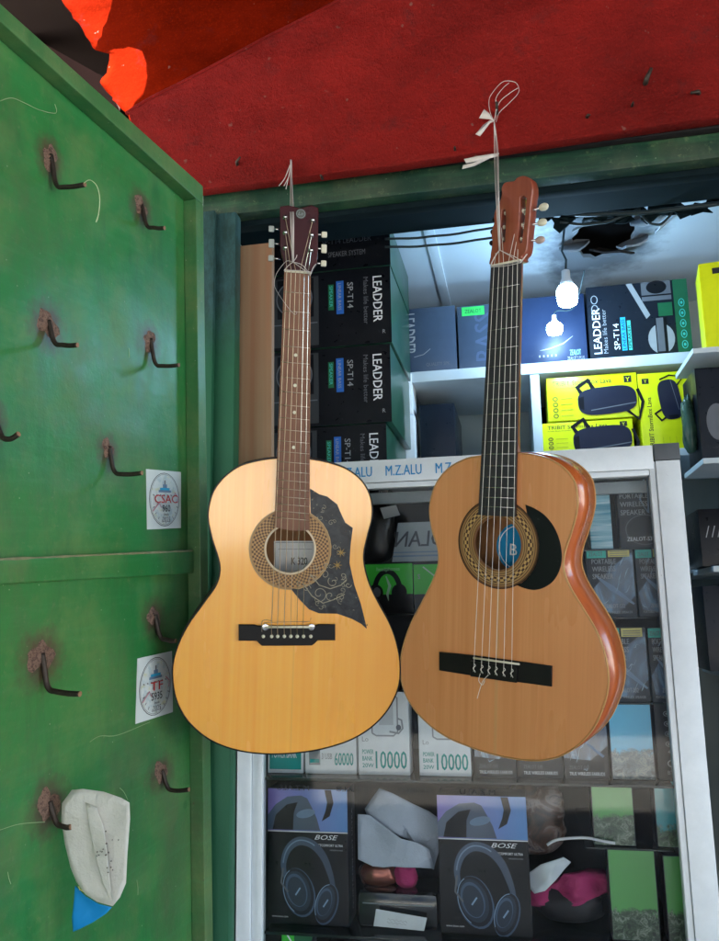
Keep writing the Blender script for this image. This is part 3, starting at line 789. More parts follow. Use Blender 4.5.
# ------------------------------------------------------------------ guitars
def poly_ring(outer, inner, y0, y1): return plate([outer, inner], y0, y1)
def guitar(fr, name, label, P):
    g = empty(name, fr.M @ Matrix.Translation((0, 0, P['zbase'])), label, 'guitar')
    dz = -P['zbase']
    def fix(me):
        me.transform(Matrix.Translation((0, 0, dz))); return me
    def part(nm, me, mat, par=g, smooth=False): return link(nm, fix(me), mat, par, smooth)
    out = crom(P['outline'], 6)
    sh = fr.p2(*P['hole']); rh = P['rh']; rr = P['rr']
    top = plate([offset(out, -.001), circ(sh, rh)], 0, .003, .0007)
    part('soundboard', top, P['mtop'])
    bo = offset(out, .0012); bi = offset(out, -P['bindw'])
    bnd = part('binding', plate([bo, bi], -.0006, .004, .0005), P['mbind'])
    # ribs (side wall)
    dep = P['depth']; n = len(out); V = []; F = []
    for k, (y, d) in enumerate(((.004, .0005), (dep*.5, .0015), (dep, .0))):
        for p in offset(out, d): V.append((p[0], y, p[1]))
    for k in range(2):
        for i in range(n): F.append((k*n+i, k*n+(i+1) % n, (k+1)*n+(i+1) % n, (k+1)*n+i))
    s = MB().add(V, F).mesh(); s = part('body_side', s, P['mside'], smooth=True)
    m = s.modifiers.new('t', 'SOLIDIFY'); m.thickness = .002; m.offset = 0
    part('back_board', plate([offset(out, .001)], dep, dep+.003, .001), P['mside'])
    part('back_binding', plate([offset(out, .002), offset(out, -.002)], dep-.003, dep+.0005), P['mbind'], bnd)
    # inner back seen through the hole
    part('inner_back', plate([offset(out, -.004)], dep-.004, dep-.002), INSIDE)
    # rosette
    ro = part('rosette', plate([circ(sh, rr, 72), circ(sh, rh+.0002, 72)], -.0005, -.00005), P['mros'])
    part('rosette_ring', plate([circ(sh, rr+.0008, 72), circ(sh, rr-.0012, 72)], -.0008, -.0001), P['mring'], ro)
    part('rosette_ring', plate([circ(sh, rh+.0028, 72), circ(sh, rh-.0004, 72)], -.0010, .0032), P['mring2'], ro)
    # fretboard and neck
    fb = P['fb']   # (nut left, nut right, end right, end left) px
    q = [fr.p2(*a_, -.006) for a_ in fb]
    fbm = part('fretboard', plate([[q[0], q[1], q[2]] + [(q[2][0]+(q[3][0]-q[2][0])*t, q[2][1]+(q[3][1]-q[2][1])*t+P['fbarc']*math.sin(math.pi*t)) for t in (.2,.35,.5,.65,.8)] + [q[3]]], -.0065, -.0011, .0006), P['mfb'])
    L = lambda a_, b_, t: (a_[0]+(b_[0]-a_[0])*t, a_[1]+(b_[1]-a_[1])*t)
    sc_l = P['scale']
    nz = (q[0][1]+q[1][1])/2; ez = (q[2][1]+q[3][1])/2
    for k in range(1, P['nfret']+1):
        d = sc_l*(1-2**(-k/12)); t = d/(nz-ez)
        if t > .985: break
        a_ = L(q[0], q[3], t); b_ = L(q[1], q[2], t)
        o = MB().tube([(a_[0]+.0006, -.0068, a_[1]+dz), (b_[0]-.0006, -.0068, b_[1]+dz)], P['fretr'], 6).build('fret', P['mfret'], fbm, True)
    for k in P['dots']:
        d = sc_l*(1-2**(-(k-.5)/12)); t = d/(nz-ez); a_ = L(q[0], q[3], t); b_ = L(q[1], q[2], t)
        c = L(a_, b_, .5); MB().lathe((c[0], -.0064, c[1]+dz), (0, -1, 0), [(.003, 0), (.003, .0006)], 14).build('inlay_dot', BONE, fbm)
    # edge light lines on fretboard
    for (u, v, s_) in ((q[0], q[3], 1), (q[1], q[2], -1)):
        MB().tube([(u[0]+.0002*s_, -.0060, u[1]+dz), (v[0]+.0002*s_, -.0060, v[1]+dz)], .0006, 5).build('board_edge', P['medge'], fbm)
    # neck: half round, tapering
    bz = P['joinz']; V = []; F = []; ns = 10; lv = 8
    for i in range(lv+1):
        t = i/lv; a_ = L(q[0], q[3], t*(nz-bz)/(nz-ez)); b_ = L(q[1], q[2], t*(nz-bz)/(nz-ez))
        cx = (a_[0]+b_[0])/2; hw = (b_[0]-a_[0])/2*.98; th = .019+.004*t
        if i == lv: th = dep*.55
        for j in range(ns+1):
            an = math.pi*j/ns; V.append((cx-hw*math.cos(an), -.0011+th*math.sin(an)**.8, (a_[1]+b_[1])/2))
    for i in range(lv):
        for j in range(ns): F.append((i*(ns+1)+j, i*(ns+1)+j+1, (i+1)*(ns+1)+j+1, (i+1)*(ns+1)+j))
        F.append((i*(ns+1)+ns, i*(ns+1), (i+1)*(ns+1), (i+1)*(ns+1)+ns))
    part('neck', MB().add(V, F).mesh(), P['mneck'], smooth=50)
    # nut
    MB().hexa([(q[0][0], -.0085, q[0][1]-.001+dz), (q[1][0], -.0085, q[1][1]-.001+dz), (q[1][0], -.0085, q[1][1]+.003+dz), (q[0][0], -.0085, q[0][1]+.003+dz)],
              [(q[0][0], -.001, q[0][1]-.001+dz), (q[1][0], -.001, q[1][1]-.001+dz), (q[1][0], -.001, q[1][1]+.003+dz), (q[0][0], -.001, q[0][1]+.003+dz)]).build('nut', BONE, g, bevel=.0005)
    # headstock
    hd = P['head']; hp = [fr.p2(*a_, P['heady']) for a_ in hd]
    sl = [[fr.p2(*a_, P['heady']) for a_ in s_] for s_ in P.get('slots', [])]
    ho = part('headstock', plate([crom(hp, 3) if P['smoothhead'] else hp]+sl, P['heady'], P['heady']+P['headth'], .0012), P['mhead'])
    return g, ho, fbm, q, dz, sh

# ---- left: steel string guitar
G1o = CAM + ray(290, 549)*1.40
G1 = Fr(G1o, camdir(1, -.02, -.10), camdir(.033, 1, .02))
z6 = ((160, 440), .3616)
o1 = Z_(*z6, [(322,50),(270,57),(220,72),(178,102),(149,140),(135,185),(134,225),(145,275),(160,322),(166,360),(155,402),(120,452),(82,505),(53,560),(36,620),(37,680),(52,735),(85,786),(140,830),(210,857),(290,868),(370,866),(450,854),(530,828),(592,788),(635,738),(660,680),(664,620),(654,560),(634,505),(604,450),(580,400),(566,350),(564,310),(575,260),(587,210),(583,160),(560,115),(520,82),(470,63),(413,52),(368,50)])
o1 = G1.pts(o1)
xmin = min(p[0] for p in o1); xmax = max(p[0] for p in o1); zmin = min(p[1] for p in o1)
sc1 = (G1.p2(299, 271)[1]-G1.p2(287, 628)[1])
print('G1 width', xmax-xmin, 'scale', sc1, 'y range back', (G1.M @ Vector((0, .09, zmin))).y, (G1.M @ Vector((0,0,.5))).y)
head1 = [(284.5,270.5),(284,262),(280,248),(280,206.5),(288,205),(300,208),(312,205),(318.5,208),(318,250),(317,263),(311,273)]
sh1 = G1.p2(290.3, 549); rh1 = (G1.p2(314.5, 549)[0]-G1.p2(266, 549)[0])/2; rr1 = (G1.p2(329.5, 549)[0]-G1.p2(248, 549)[0])/2
zz1 = zmin
MROS1 = m_rosette('tan_checked_rosette', sh1[0], sh1[1]-zz1, rh1, rr1, ((.10, .05, .025), (.44, .24, .09),
    [(0, 0.0), (.10, 0.0), (.12, 1.0), (.88, 1.0), (.90, 0.0)], [(0, (.45, .26, .1)), (.5, (.1, .05, .03)), (.93, (.45, .25, .09)), (.95, (.08, .04, .02))]), 48)
g1, head1o, fb1, q1, dz1, _ = guitar(G1, 'acoustic_guitar', 'honey coloured acoustic guitar with black marbled pickguard, hanging left of the other guitar', dict(
    zbase=zmin, outline=o1, hole=(290.3, 549), rh=rh1, rr=rr1, depth=.085, bindw=.0012, mtop=SPRUCE, mside=DARKSIDE, mbind=BLKBIND, mros=MROS1, mring=plain('tan_ring', (.42,.27,.12), .3), mring2=plain('pale_ring', (.62,.50,.34), .3),
    fb=[(284.5,271.5),(310.5,273.5),(309.3,530),(274.6,527)], fbarc=-.004, scale=sc1, nfret=20, fretr=.0006, mfret=BRASSY, dots=(5,7,9,12), mfb=FRETW1, medge=plain('worn_edge', (.30,.14,.07), .5), joinz=G1.p2(293,459)[1],
    mneck=DARKSIDE, mhead=HEAD1, head=head1, heady=-.003, headth=.015, smoothhead=False))
g1['group'] = 'guitars hanging in front of the shop'
def loc(fr, dz, px, py, y): q = fr.at(px, py, y); q.z += dz; return q
# tuner posts and buttons
for (x, y) in ((285.4,218),(285.4,233.3),(285.4,248.5),(312.5,221),(311.5,235.8),(311,251)):
    c = loc(G1, dz1, x, y, -.004)
    tp = MB().lathe(c, (0, -1, 0), [(.0042, 0), (.0045, .0012), (.0028, .002), (.0026, .007), (.0033, .0075), (.0028, .009)], 16).build('tuner_post', CHROME, g1, True)
for (x, y, s_, mt) in ((271.5,229,-1,GREYKNOB),(271.5,243.5,-1,GREYKNOB),(271,258.3,-1,GREYKNOB),(324.3,234.8,1,BONE),(324,248.8,1,BONE),(323.6,263.6,1,BONE)):
    c = loc(G1, dz1, x, y, .010)
    big = .0075 if abs(y-243.5) < 1 or abs(y-248.8) < 1 else .0052
    kb = MB().box(c.x-.0048, c.x+.0048, c.y-.003, c.y+.003, c.z-big, c.z+big).build('tuner_button', mt, g1, bevel=.002, smooth=40)
    MB().tube([(c.x-s_*.004, c.y, c.z), (c.x-s_*.016, c.y, c.z)], .0015, 8).build('tuner_shaft', CHROME, kb, True)
# logo plate with script
c = loc(G1, dz1, 300.8, 214, -.0035)
lg = MB().lathe(c, (0, -1, 0), [(.0085, 0), (.0085, .0012), (.0078, .0016)], 24).build('logo_plate', plain('aged_badge', (.10,.11,.09), .4, metal=.4), head1o)
a = Art([c+Vector((-.008, -.0018, -.006)), c+Vector((.008, -.0018, -.006)), c+Vector((.008, -.0018, .006)), c+Vector((-.008, -.0018, .006))], .0002)
a.ring(.5, .5, .48, .62, .05, MID).text('Lo', .5, .28, .5, MID, al='c', shear=.3); a.build(lg)
# label inside
ll = [G1.at(x, y, .0800) for x, y in ((274,578),(316,578),(316,541),(274,541))]
for v in ll: v.z += dz1
lb = MB().hexa(ll, [v+Vector((0, .0008, 0)) for v in ll]).build('paper_label', PAPER, g1)
a = Art(ll, .0003); a.ring(.5, .5, .47, .46, .015, MID, n=4) if False else None
a.stroke([(.03,.04),(.97,.04),(.97,.96),(.03,.96),(.03,.04)], .02, MID).text('K 320', .60, .36, .2, BLACK_INK, al='c', bold=True, wid=.38).stroke([(.1,.78),(.9,.78)], .01, MID).stroke([(.1,.2),(.9,.2)], .01, MID)
a.build(lb)
# pickguard
pgp = Z_(*z6, [(415,134),(440,150),(462,156),(490,178),(500,202),(512,228),(533,243),(527,290),(524,340),(537,400),(556,455),(572,522),(556,508),(530,494),(490,480),(440,479),(412,468),(385,440),(361,410)])
pg = G1.pts(pgp)
cs = sh1; arc = []
a0 = math.atan2(pg[-1][1]-cs[1], pg[-1][0]-cs[0]); a1 = math.atan2(pg[0][1]-cs[1], pg[0][0]-cs[0])
for i in range(1, 14):
    t = a0+(a1-a0)*i/14; arc.append((cs[0]+(rr1+.0012)*math.cos(t), cs[1]+(rr1+.0012)*math.sin(t)))
arc = [p for p in arc if True]
me = plate([pg+arc], -.0016, -.0002, .0004); me.transform(Matrix.Translation((0, 0, dz1)))
pgo = link('pickguard', me, PICK1, g1); pgo['label'] = 'black marbled pickguard with silver scrollwork'
bb = [loc(G1, dz1, x, y, -.0017) for x, y in ((300,625),(370,625),(370,480),(300,480))]
a = Art(bb, .0002)
def A6(x, y): return ((160+x*.3616-300)/70, 1-(440+y*.3616-480)/145)
def spiral(cx, cy, r, turns, dirn, st, w=.009):
    L = []
    for i in range(26):
        t = i/25; rr_ = r*(1-t*.85); an = st+dirn*turns*2*math.pi*t
        L.append(A6(cx+rr_*math.cos(an), cy+rr_*math.sin(an)))
    a.stroke(L, w, FLORAL)
for s_ in ((425,385,16,1.1,1,2.0),(405,410,12,1.1,-1,0),(455,372,14,1.1,1,3.5),(440,425,22,1.2,-1,1.5),(478,392,15,1.1,-1,4),(470,430,15,1.1,1,0.5),(430,350,9,1,1,0),(505,375,11,1,-1,2),(500,435,13,1.1,1,2.5),(385,395,8,1,1,1),(520,400,9,1,1,0),(460,345,8,1,1,1)):
    spiral(*s_)
_fr = random.Random(8)
for k in range(46):
    cx, cy = _fr.uniform(425, 545), _fr.uniform(180, 470)
    if cx > 505+(cy-340)*.25 and cy > 240: continue
    if cy < 330 and cx > 430+(cy-150)*.75: continue
    if math.hypot(cx-355, cy-302) < 122: continue
    spiral(cx, cy, _fr.uniform(5, 10), _fr.uniform(.7, 1.2), _fr.choice((-1, 1)), _fr.uniform(0, 6), .006)
a.stroke([A6(x, y) for x, y in ((395,395),(420,430),(450,450),(480,440),(510,425))], .014, FLORAL)
a.stroke([A6(x, y) for x, y in ((415,370),(440,400),(470,410),(500,400),(515,385))], .014, FLORAL)
for cx, cy, m_ in ((490,345,GOLDP),(500,310,GOLDP)):
    continue_ = 0
    for k in range(7):
        t = k*2*math.pi/7; a.stroke([A6(cx, cy), A6(cx+13*math.cos(t), cy+13*math.sin(t))], [.018, .004], m_)
a.build(pgo, names=('scroll_print', 'lettering'))
for x, y in ((313,496.5),(345,530),(366,627),(312,609)):
    c = loc(G1, dz1, x+1, y+1.5 if y < 600 else y-2, -.0017); MB().lathe(c, (0, -1, 0), [(.0013, 0), (.0012, .0006)], 8).build('pickguard_screw', IRON, pgo)
# bridge
bp = Z_(*z6, [(218,509),(262,509),(272,512),(430,511),(438,508),(484,508),(484,552),(436,552),(428,560),(420,566),(282,567),(274,560),(268,553),(218,553)])
me = plate([G1.pts(bp)], -.007, -.0002, .0015); me.transform(Matrix.Translation((0, 0, dz1)))
br = link('bridge', me, EBONY, g1)
s0_, s1_ = loc(G1, dz1, 265, 627, -.008), loc(G1, dz1, 312, 627, -.008)
MB().tube([s0_, s1_], .0022, 8).build('saddle', BONE, br, True)
for x in (265.3, 311.5):
    c = loc(G1, dz1, x, 627, -.007); MB().lathe(c, (0, -1, 0), [(.0062, 0), (.0062, .0014), (.005, .002)], 18).build('saddle_screw', CHROME, br, True)
pins = [z6[0][0]+x*.3616 for x in (309,325.5,344,362,379.5,397)]
for x in pins+[263.4, 310.8]:
    c = loc(G1, dz1, x, 636.3, -.0068); MB().lathe(c, (0, -1, 0), [(.0032, 0), (.0030, .0018), (.0015, .0028)], 14).build('bridge_pin', BONE, br, True)
# strings
nutx = [286.8, 291.2, 295.6, 300, 304.4, 308.6]
posts = [(285.4,248.5),(285.4,233.3),(285.4,218),(312.5,221),(311.5,235.8),(311,251)]
for k in range(6):
    P = [loc(G1, dz1, *posts[k], -.008), loc(G1, dz1, nutx[k], 270.5, -.0092), loc(G1, dz1, pins[k]-.3, 627, -.0115), loc(G1, dz1, pins[k], 635, -.0075)]
    MB().tube(P, .00062 if k < 3 else .00045, 5, cap=True).build('string', WOUND if k < 4 else CHROME, g1)
P = [loc(G1, dz1, x, y, -.011) for x, y in ((262,632),(262,622),(266,620),(272,621))]
MB().tube(crom([tuple(p) for p in P], 4, False), .0004, 4).build('string_end', CHROME, g1)
MB().tube([loc(G1, dz1, x, y, -.012) for x, y in ((264,622.5),(310,621.5),(311,618))], .0004, 4).build('string_end', CHROME, g1)

# ---- right: classical guitar
G2o = CAM + ray(498, 545)*1.30
G2 = Fr(G2o, camdir(1020, -40, 805), camdir(.014, 1, .035))
z7 = ((390, 440), .3757)
o2 = Z_(*z7, [(238,43),(200,51),(155,76),(122,118),(106,175),(111,235),(127,288),(128,332),(112,378),(86,430),(56,488),(36,545),(27,602),(35,660),(60,710),(100,754),(150,790),(210,816),(280,838),(350,851),(410,852),(460,838),(505,808),(540,768),(565,715),(579,660),(578,608),(565,552),(543,500),(508,442),(478,392),(461,345),(464,300),(480,250),(494,200),(498,160),(490,112),(462,75),(420,50),(375,38),(333,36),(285,38)])
o2p = o2
o2 = G2.pts(o2)
xmin = min(p[0] for p in o2); xmax = max(p[0] for p in o2); zmin2 = min(p[1] for p in o2)
sc2 = G2.p2(504, 263)[1]-G2.p2(497, 661)[1]
print('G2 width', xmax-xmin, 'len', max(p[1] for p in o2)-zmin2, 'scale', sc2)
for nm in ('left', 'right'):
    x = xmin if nm == 'left' else xmax; print(nm, [round(c, 3) for c in (G2.M @ Vector((x, .08, zmin2+.12)))], [round(c, 3) for c in (G2.M @ Vector((x, 0, zmin2+.12)))])
sh2 = G2.p2(390+286*.3757, 440+276*.3757)
e = G2.p2(390+222*.3757, 440+272*.3757); f = G2.p2(390+350*.3757, 440+280*.3757); rh2 = (f[0]-e[0])/2
e = G2.p2(390+182*.3757, 440+272*.3757); f = G2.p2(390+404*.3757, 440+286*.3757); rr2 = (f[0]-e[0])/2*.96; rh2 *= .98
print('rh', rh1, rr1, rh2, rr2, 'vert', (G2.p2(497, 517)[1]-G2.p2(497, 569.6)[1])/2, (G2.p2(497,504)[1]-G2.p2(497,586.5)[1])/2)
MROS2 = m_rosette('brown_cream_rosette', sh2[0], sh2[1]-zmin2, rh2, rr2, ((.07, .03, .02), (.55, .34, .13),
    [(0, 0.0), (.34, 0.0), (.36, 1.0), (.66, 1.0), (.68, 0.0)], [(0, (.30,.15,.06)), (.08, (.05,.02,.012)), (.14, (.5,.3,.12)), (.18, (.06,.03,.02)), (.26, (.45,.26,.1)), (.31, (.05,.02,.01)), (.36, (.5,.3,.14)), (.68, (.05,.02,.01)), (.74, (.5,.3,.12)), (.80, (.07,.03,.02)), (.86, (.42,.22,.08)), (.92, (.05,.02,.01)), (.97, (.3,.15,.06))]), 30)
sq = .2339
hd2 = [(450+x*sq, 70+y*sq) for x, y in ((176,836),(172,800),(176,765),(180,735),(176,705),(181,675),(188,650),(187,620),(196,590),(212,560),(220,530),(219,505),(232,482),(255,477),(275,473),(285,460),(312,452),(338,461),(350,485),(352,520),(346,560),(342,610),(337,660),(332,710),(330,750),(322,782),(306,800),(300,816))]
sl2 = [[(450+x*sq, 70+y*sq) for x, y in L] for L in ([(222,600),(236,596),(238,640),(232,735),(218,740),(214,690)], [(300,545),(315,538),(326,548),(318,640),(306,738),(296,740),(290,725),(297,640)])]
g2, head2o, fb2, q2, dz2, _ = guitar(G2, 'classical_guitar', 'tan classical guitar with slotted reddish headstock and orange side, hanging before the cabinet', dict(
    zbase=zmin2, outline=o2, hole=(390+286*.3757, 440+276*.3757), rh=rh2, rr=rr2, depth=.068, bindw=.0008, mtop=CEDAR, mside=SIDEW, mbind=CREAM, mros=MROS2, mring=plain('dark_ring', (.05,.02,.012), .3), mring2=plain('brown_ring', (.22,.10,.04), .3),
    fb=[(491,267),(520.5,261),(515,517),(478.3,515)], fbarc=0, scale=sc2, nfret=19, fretr=.0006, mfret=CHROME, dots=(), mfb=FRETW2, medge=plain('dark_edge', (.03,.02,.02), .4), joinz=G2.p2(497,457)[1],
    mneck=NECKW, mhead=HEAD2, head=hd2, heady=-.002, headth=.022, smoothhead=True, slots=sl2))
g2['group'] = 'guitars hanging in front of the shop'
# pickguard (black, curved)
pgp = Z_(*z7, [(361,172),(385,182),(412,200),(436,230),(452,268),(458,310),(452,345),(436,374),(412,392),(385,399),(357,394),(334,384)])
pg = crom(G2.pts(pgp), 4, False); arc = []
a0 = math.atan2(pg[-1][1]-sh2[1], pg[-1][0]-sh2[0]); a1 = math.atan2(pg[0][1]-sh2[1], pg[0][0]-sh2[0])
for i in range(1, 14):
    t = a0+(a1-a0)*i/14; arc.append((sh2[0]+(rr2+.0012)*math.cos(t), sh2[1]+(rr2+.0012)*math.sin(t)))
me = plate([[tuple(p) for p in pg]+arc], -.0016, -.0002, .0004); me.transform(Matrix.Translation((0, 0, dz2)))
link('pickguard', me, BLKPL, g2)
# blue disc sticker glimpsed through the hole
c = loc(G2, dz2, 519, 548, .0625); bs = MB().lathe(c, (0, -1, 0), [(.042, 0), (.042, .0006)], 36).build('inner_sticker', plain('blue_disc', (.01,.25,.50), .5), g2)
bs['label'] = 'round blue sticker with white letter B inside the sound hole'
a = Art([c+Vector((-.041, -.0008, -.041)), c+Vector((.041, -.0008, -.041)), c+Vector((.041, -.0008, .041)), c+Vector((-.041, -.0008, .041))], .0002)
a.ring(.5, .5, .46, .46, .02, WHITE).text('B', .30, .34, .24, WHITE, bold=True); a.build(bs)
# bridge
bo = lambda x, y: (390+x*.3757, 440+y*.3757)
wl = [bo(134,563), bo(221,574), bo(221,624), bo(134,612)]; wr = [bo(344,589), bo(433,601), bo(432,655), bo(343,641)]
ce = [bo(221,572), bo(344,588), bo(343,643), bo(221,626)]
br = None
me = plate([G2.pts([wl[0], ce[0], ce[1], wr[1], wr[2], ce[2], ce[3], wl[3]])], -.0045, -.0002, .0008); me.transform(Matrix.Translation((0, 0, dz2)))
br = link('bridge', me, EBONY, g2)
me = plate([G2.pts([bo(221,585), bo(344,602), bo(343,643), bo(221,626)])], -.0095, -.0046, .0008); me.transform(Matrix.Translation((0, 0, dz2)))
link('tie_block', me, EBONY, br)
MB().tube([loc(G2, dz2, *bo(222,580), -.0075), loc(G2, dz2, *bo(344,597), -.0075)], .0018, 8).build('saddle', BONE, br, True)
sx = [bo(x, y) for x, y in ((224,580),(244,583),(263,585.5),(282,588),(303,591),(324,594))]
nx2 = [(494,266),(499,265),(503.6,264),(508.2,263),(512.8,262.4),(517.4,261.6)]
ptx = [(497,243),(499,232),(501,220),(519,212),(519,226),(518,240)]
for k in range(6):
    P = [loc(G2, dz2, *ptx[k], .004), loc(G2, dz2, *nx2[k], -.0092), loc(G2, dz2, *sx[k], -.0108), loc(G2, dz2, sx[k][0]-.5, sx[k][1]+13, -.0105), loc(G2, dz2, sx[k][0]-1.5, sx[k][1]+16, -.006)]
    st = MB().tube(P, .00042, 5).build('string', NYLON, g2)
    # knotted loop at the tie block
    c = loc(G2, dz2, sx[k][0], sx[k][1]+10, -.0115)
    L = [(c.x+.0025*math.sin(t*1.3), c.y-.0006*math.cos(t), c.z+.007-.0022*t) for t in [i*.7 for i in range(10)]]
    MB().tube(L, .0006, 5).build('string_knot', NYLON, st)
for L in ([bo(262,625),bo(248,640),bo(240,660),bo(232,688)],[bo(240,622),bo(236,640),bo(246,652),bo(252,640)]):
    MB().tube(crom([tuple(loc(G2, dz2, *p, -.012)) for p in L], 4, False), .0005, 4).build('string_end', NYLON, g2)
# tuning machines on the right side of the headstock
for (bx, by, px_, py_, mt) in ((543.5,207,527,212,BONE),(542,222.5,526,226,BONE),(540,240,525,241,plain('pink_pearl_plastic', (.45,.33,.28), .35))):
    c = loc(G2, dz2, bx, by, .010); d = loc(G2, dz2, px_, py_, .010)
    kb = MB().ell((c.x, c.y, c.z), (.0085, .0035, .0062)).build('tuner_button', mt, g2, True)
    MB().tube([c, c.lerp(d, .6), d], [.0016, .0022, .002], 8).build('tuner_shaft', CHROME, kb, True)
    MB().box(d.x-.004, d.x+.003, d.y-.005, d.y+.005, d.z-.006, d.z+.006).build('tuner_gear', CHROME, kb, bevel=.0012)
for (px_, py_) in ((494,232),(493,243),(496,220)):
    c = loc(G2, dz2, px_, py_, .012); MB().ell((c.x-.002, c.y, c.z), (.004, .006, .0045)).build('tuner_button', EBONY, g2, True)
for (x0, y0, x1, y1) in ((502,214,506,213),(500.5,228,505,227),(499.5,240,504,239),(518,212,527,210),(518,226,526,224.5),(517,240,525,238.5)):
    MB().tube([loc(G2, dz2, x0, y0, .008), loc(G2, dz2, x1, y1, .008)], .0032, 10).build('string_roller', BONE, g2, True)

# ------------------------------------------------------------------ ribbons
def wp(fr, px, py, y=0): return fr.M @ fr.at(px, py, y)
def flatribbon(mb, P, w, th=.0005):
    mb.tube(crom([tuple(p) for p in P], 5, False), w, 6, flat=.35)
mb = MB()
hang1 = W.at(291, 163, YL-.004)
n1 = wp(G1, 293, 262, -.012)
rr_ = random.Random(5)
for dx in (-1.6, 0.4, 1.8):
    P = [W.at(291+dx*.3, 160, YL-.003), W.at(291+dx*.5, 172, YL-.006).lerp(n1, .12), wp(G1, 292+dx*.9, 215, -.016), wp(G1, 293+dx*.3, 262, -.012)]
    flatribbon(mb, P, .0017)
for L in ([(290,166),(289,176),(284,186)],[(290.5,168),(288,180),(286,189)],[(290,165),(285,178),(279,186)]):
    flatribbon(mb, [W.at(x, y, YL-.010) for x, y in L], .0018)
mb2L = [[(293,262),(288,266),(284,270.5)],[(293,262),(300,267),(308,273),(310.5,276)],[(293,262),(302,265),(309,273)],[(284,270.5),(296,270.5),(310,272)],[(310.5,275),(313,268),(316,264)],[(293,262),(296,258),(297,255)]]
for L in mb2L: flatribbon(mb, [wp(G1, x, y, -.0115) for x, y in L], .0013)
flatribbon(mb, [wp(G1, x, y, -.018) for x, y in ((293,262),(287,261),(281,267),(276,275),(274.5,285),(278,293),(287,306),(294,314),(297,313),(294,311))], .0008)
o = mb.build('ribbon_tie', RIBBON, None, True); tag(o, 'white ribbon holding up the honey coloured guitar, with short loose tails', 'ribbon', 'ribbons holding up the guitars')
mb = MB()
n2 = wp(G2, 499.5, 250, -.012); kn = W.at(494, 121, YL-.02)
for (ax_, dx) in ((493.5,-1.3),(495.5,.6),(497,1.6)):
    P = [kn, W.at(ax_+.5, 140, YL-.02).lerp(n2, .10), wp(G2, 497+dx, 190, -.016), wp(G2, 499.5+dx*.3, 250, -.012)]
    flatribbon(mb, P, .0025)
for L in ([(494,121),(490,112),(489,100),(493,92),(501,83),(508,81),(516,83),(519,90),(516,96),(507,105),(499,113),(496,122)],
          [(494,121),(496,108),(496,98),(503,88),(509,83)],[(495,120),(499,103),(510,93),(518,88)],[(495,120),(496,110),(496,100)]):
    flatribbon(mb, [W.at(x, y, YL-.02+.004*math.sin(i*1.7)) for i, (x, y) in enumerate(L)], .0013)
def flag(mb, L, y, fr=W):
    V = [fr.M @ fr.at(a_, b_, y+.003*(i % 2)) for i, (a_, b_) in enumerate(L)]; n = len(V)
    mb.add(V+[v+Vector((0, .001, 0)) for v in V], [tuple(range(n))[::-1], tuple(range(n, 2*n))]+[(i, (i+1) % n, n+(i+1) % n, n+i) for i in range(n)])
flag(mb, [(494,121),(489,119),(479,118),(482,113),(484,109),(489,113)], YL-.024)
flag(mb, [(494,121),(490,123),(480,136),(475.5,134),(483,125),(490,120)], YL-.027)
flag(mb, [(499,153),(490,154),(477,156),(464,159),(466,163),(482,160),(498,156)], YL-.030)
flag(mb, [(498,154),(484,159),(472,163),(463,165),(462,169),(474,166),(486,160)], YL-.026)
for L in ([(499.5,250),(494,258),(490.5,266)],[(499.5,250),(508,254),(517,258),(520,261)],[(499.5,250),(510,256),(519,263)],[(490.5,266),(505,264),(520,261)],[(520,263),(524,258),(527,254)],[(490.5,267),(505,266),(521,262.5)]):
    flatribbon(mb, [wp(G2, x, y, -.0115) for x, y in L], .0014)
o = mb.build('ribbon_tie', RIBBON, None, True); tag(o, 'white ribbon with knotted loop and loose ends, holding up the tan classical guitar', 'ribbon', 'ribbons holding up the guitars')
# iron nail that carries it
p = W.at(497, 112, YL)
o = MB().tube([p+Vector((0, .006, -.006)), p+Vector((0, -.022, -.002)), p+Vector((0, -.026, .006))], .003, 8).build('ribbon_nail', IRON, SHOP, True)

# ------------------------------------------------------------------ display cabinet
YC = YF+.10
cab = empty('display_cabinet', Matrix.Translation((0, YC, 0)), 'white aluminium framed glass display cabinet full of boxed electronics', 'cabinet')
CF = Fr((0, YC, 0), (1, 0, 0), (0, 0, 1))
zt_o = CF.at(500, 454.5, 0).z; zt_i = CF.at(500, 483, 0).z
xl_o = CF.at(238.5, 850).x; xl_i = CF.at(263, 850).x
xr_o = CF.at(700, 700).x; xr_i = CF.at(671, 700).x
print('cab', zt_o, zt_i, xl_o, xr_o, xr_i)
CD = .40; xs = xr_i-.006
slabc = lambda nm, x0, x1, y0, y1, z0, z1, mat, bv=.0015: MB().box(x0, x1, y0, y1, z0, z1).build(nm, mat, cab, bevel=bv, smooth=35)
slabc('left_post', xl_o, xl_i-.022, -.012, .03, 0, zt_o-.001, ALU)
slabc('left_post_lip', xl_i-.021, xl_i, -.006, .02, 0, zt_o-.001, ALU)
slabc('right_post', xs+.012, xr_o, -.012, .03, 0, zt_o-.032, ALU)
slabc('right_post_lip', xs, xs+.011, -.008, .02, 0, zt_o-.032, ALU)
slabc('corner_cap', xr_o-.047, xr_o+.001, -.014, .032, zt_o-.031, zt_o+.002, plain('dark_grey_plastic_cap', (.09,.10,.11), .5))
rail = slabc('top_rail', xl_i+.001, xr_o-.049, -.012, .03, zt_i+.012, zt_o, ALU)
slabc('top_rail_lip', xl_i+.001, xs-.001, -.008, .02, zt_i, zt_i+.011, ALU)
a = Art([(xl_i, -.0125, zt_i+.012), (xs, -.0125, zt_i+.012), (xs, -.0125, zt_o), (xl_i, -.0125, zt_o)], .0005)
wc = xs-xl_i
u0 = (CF.at(386.5, 470).x-xl_i)/wc; st_ = (CF.at(436, 466).x-CF.at(386.5, 470).x)/wc*1.0
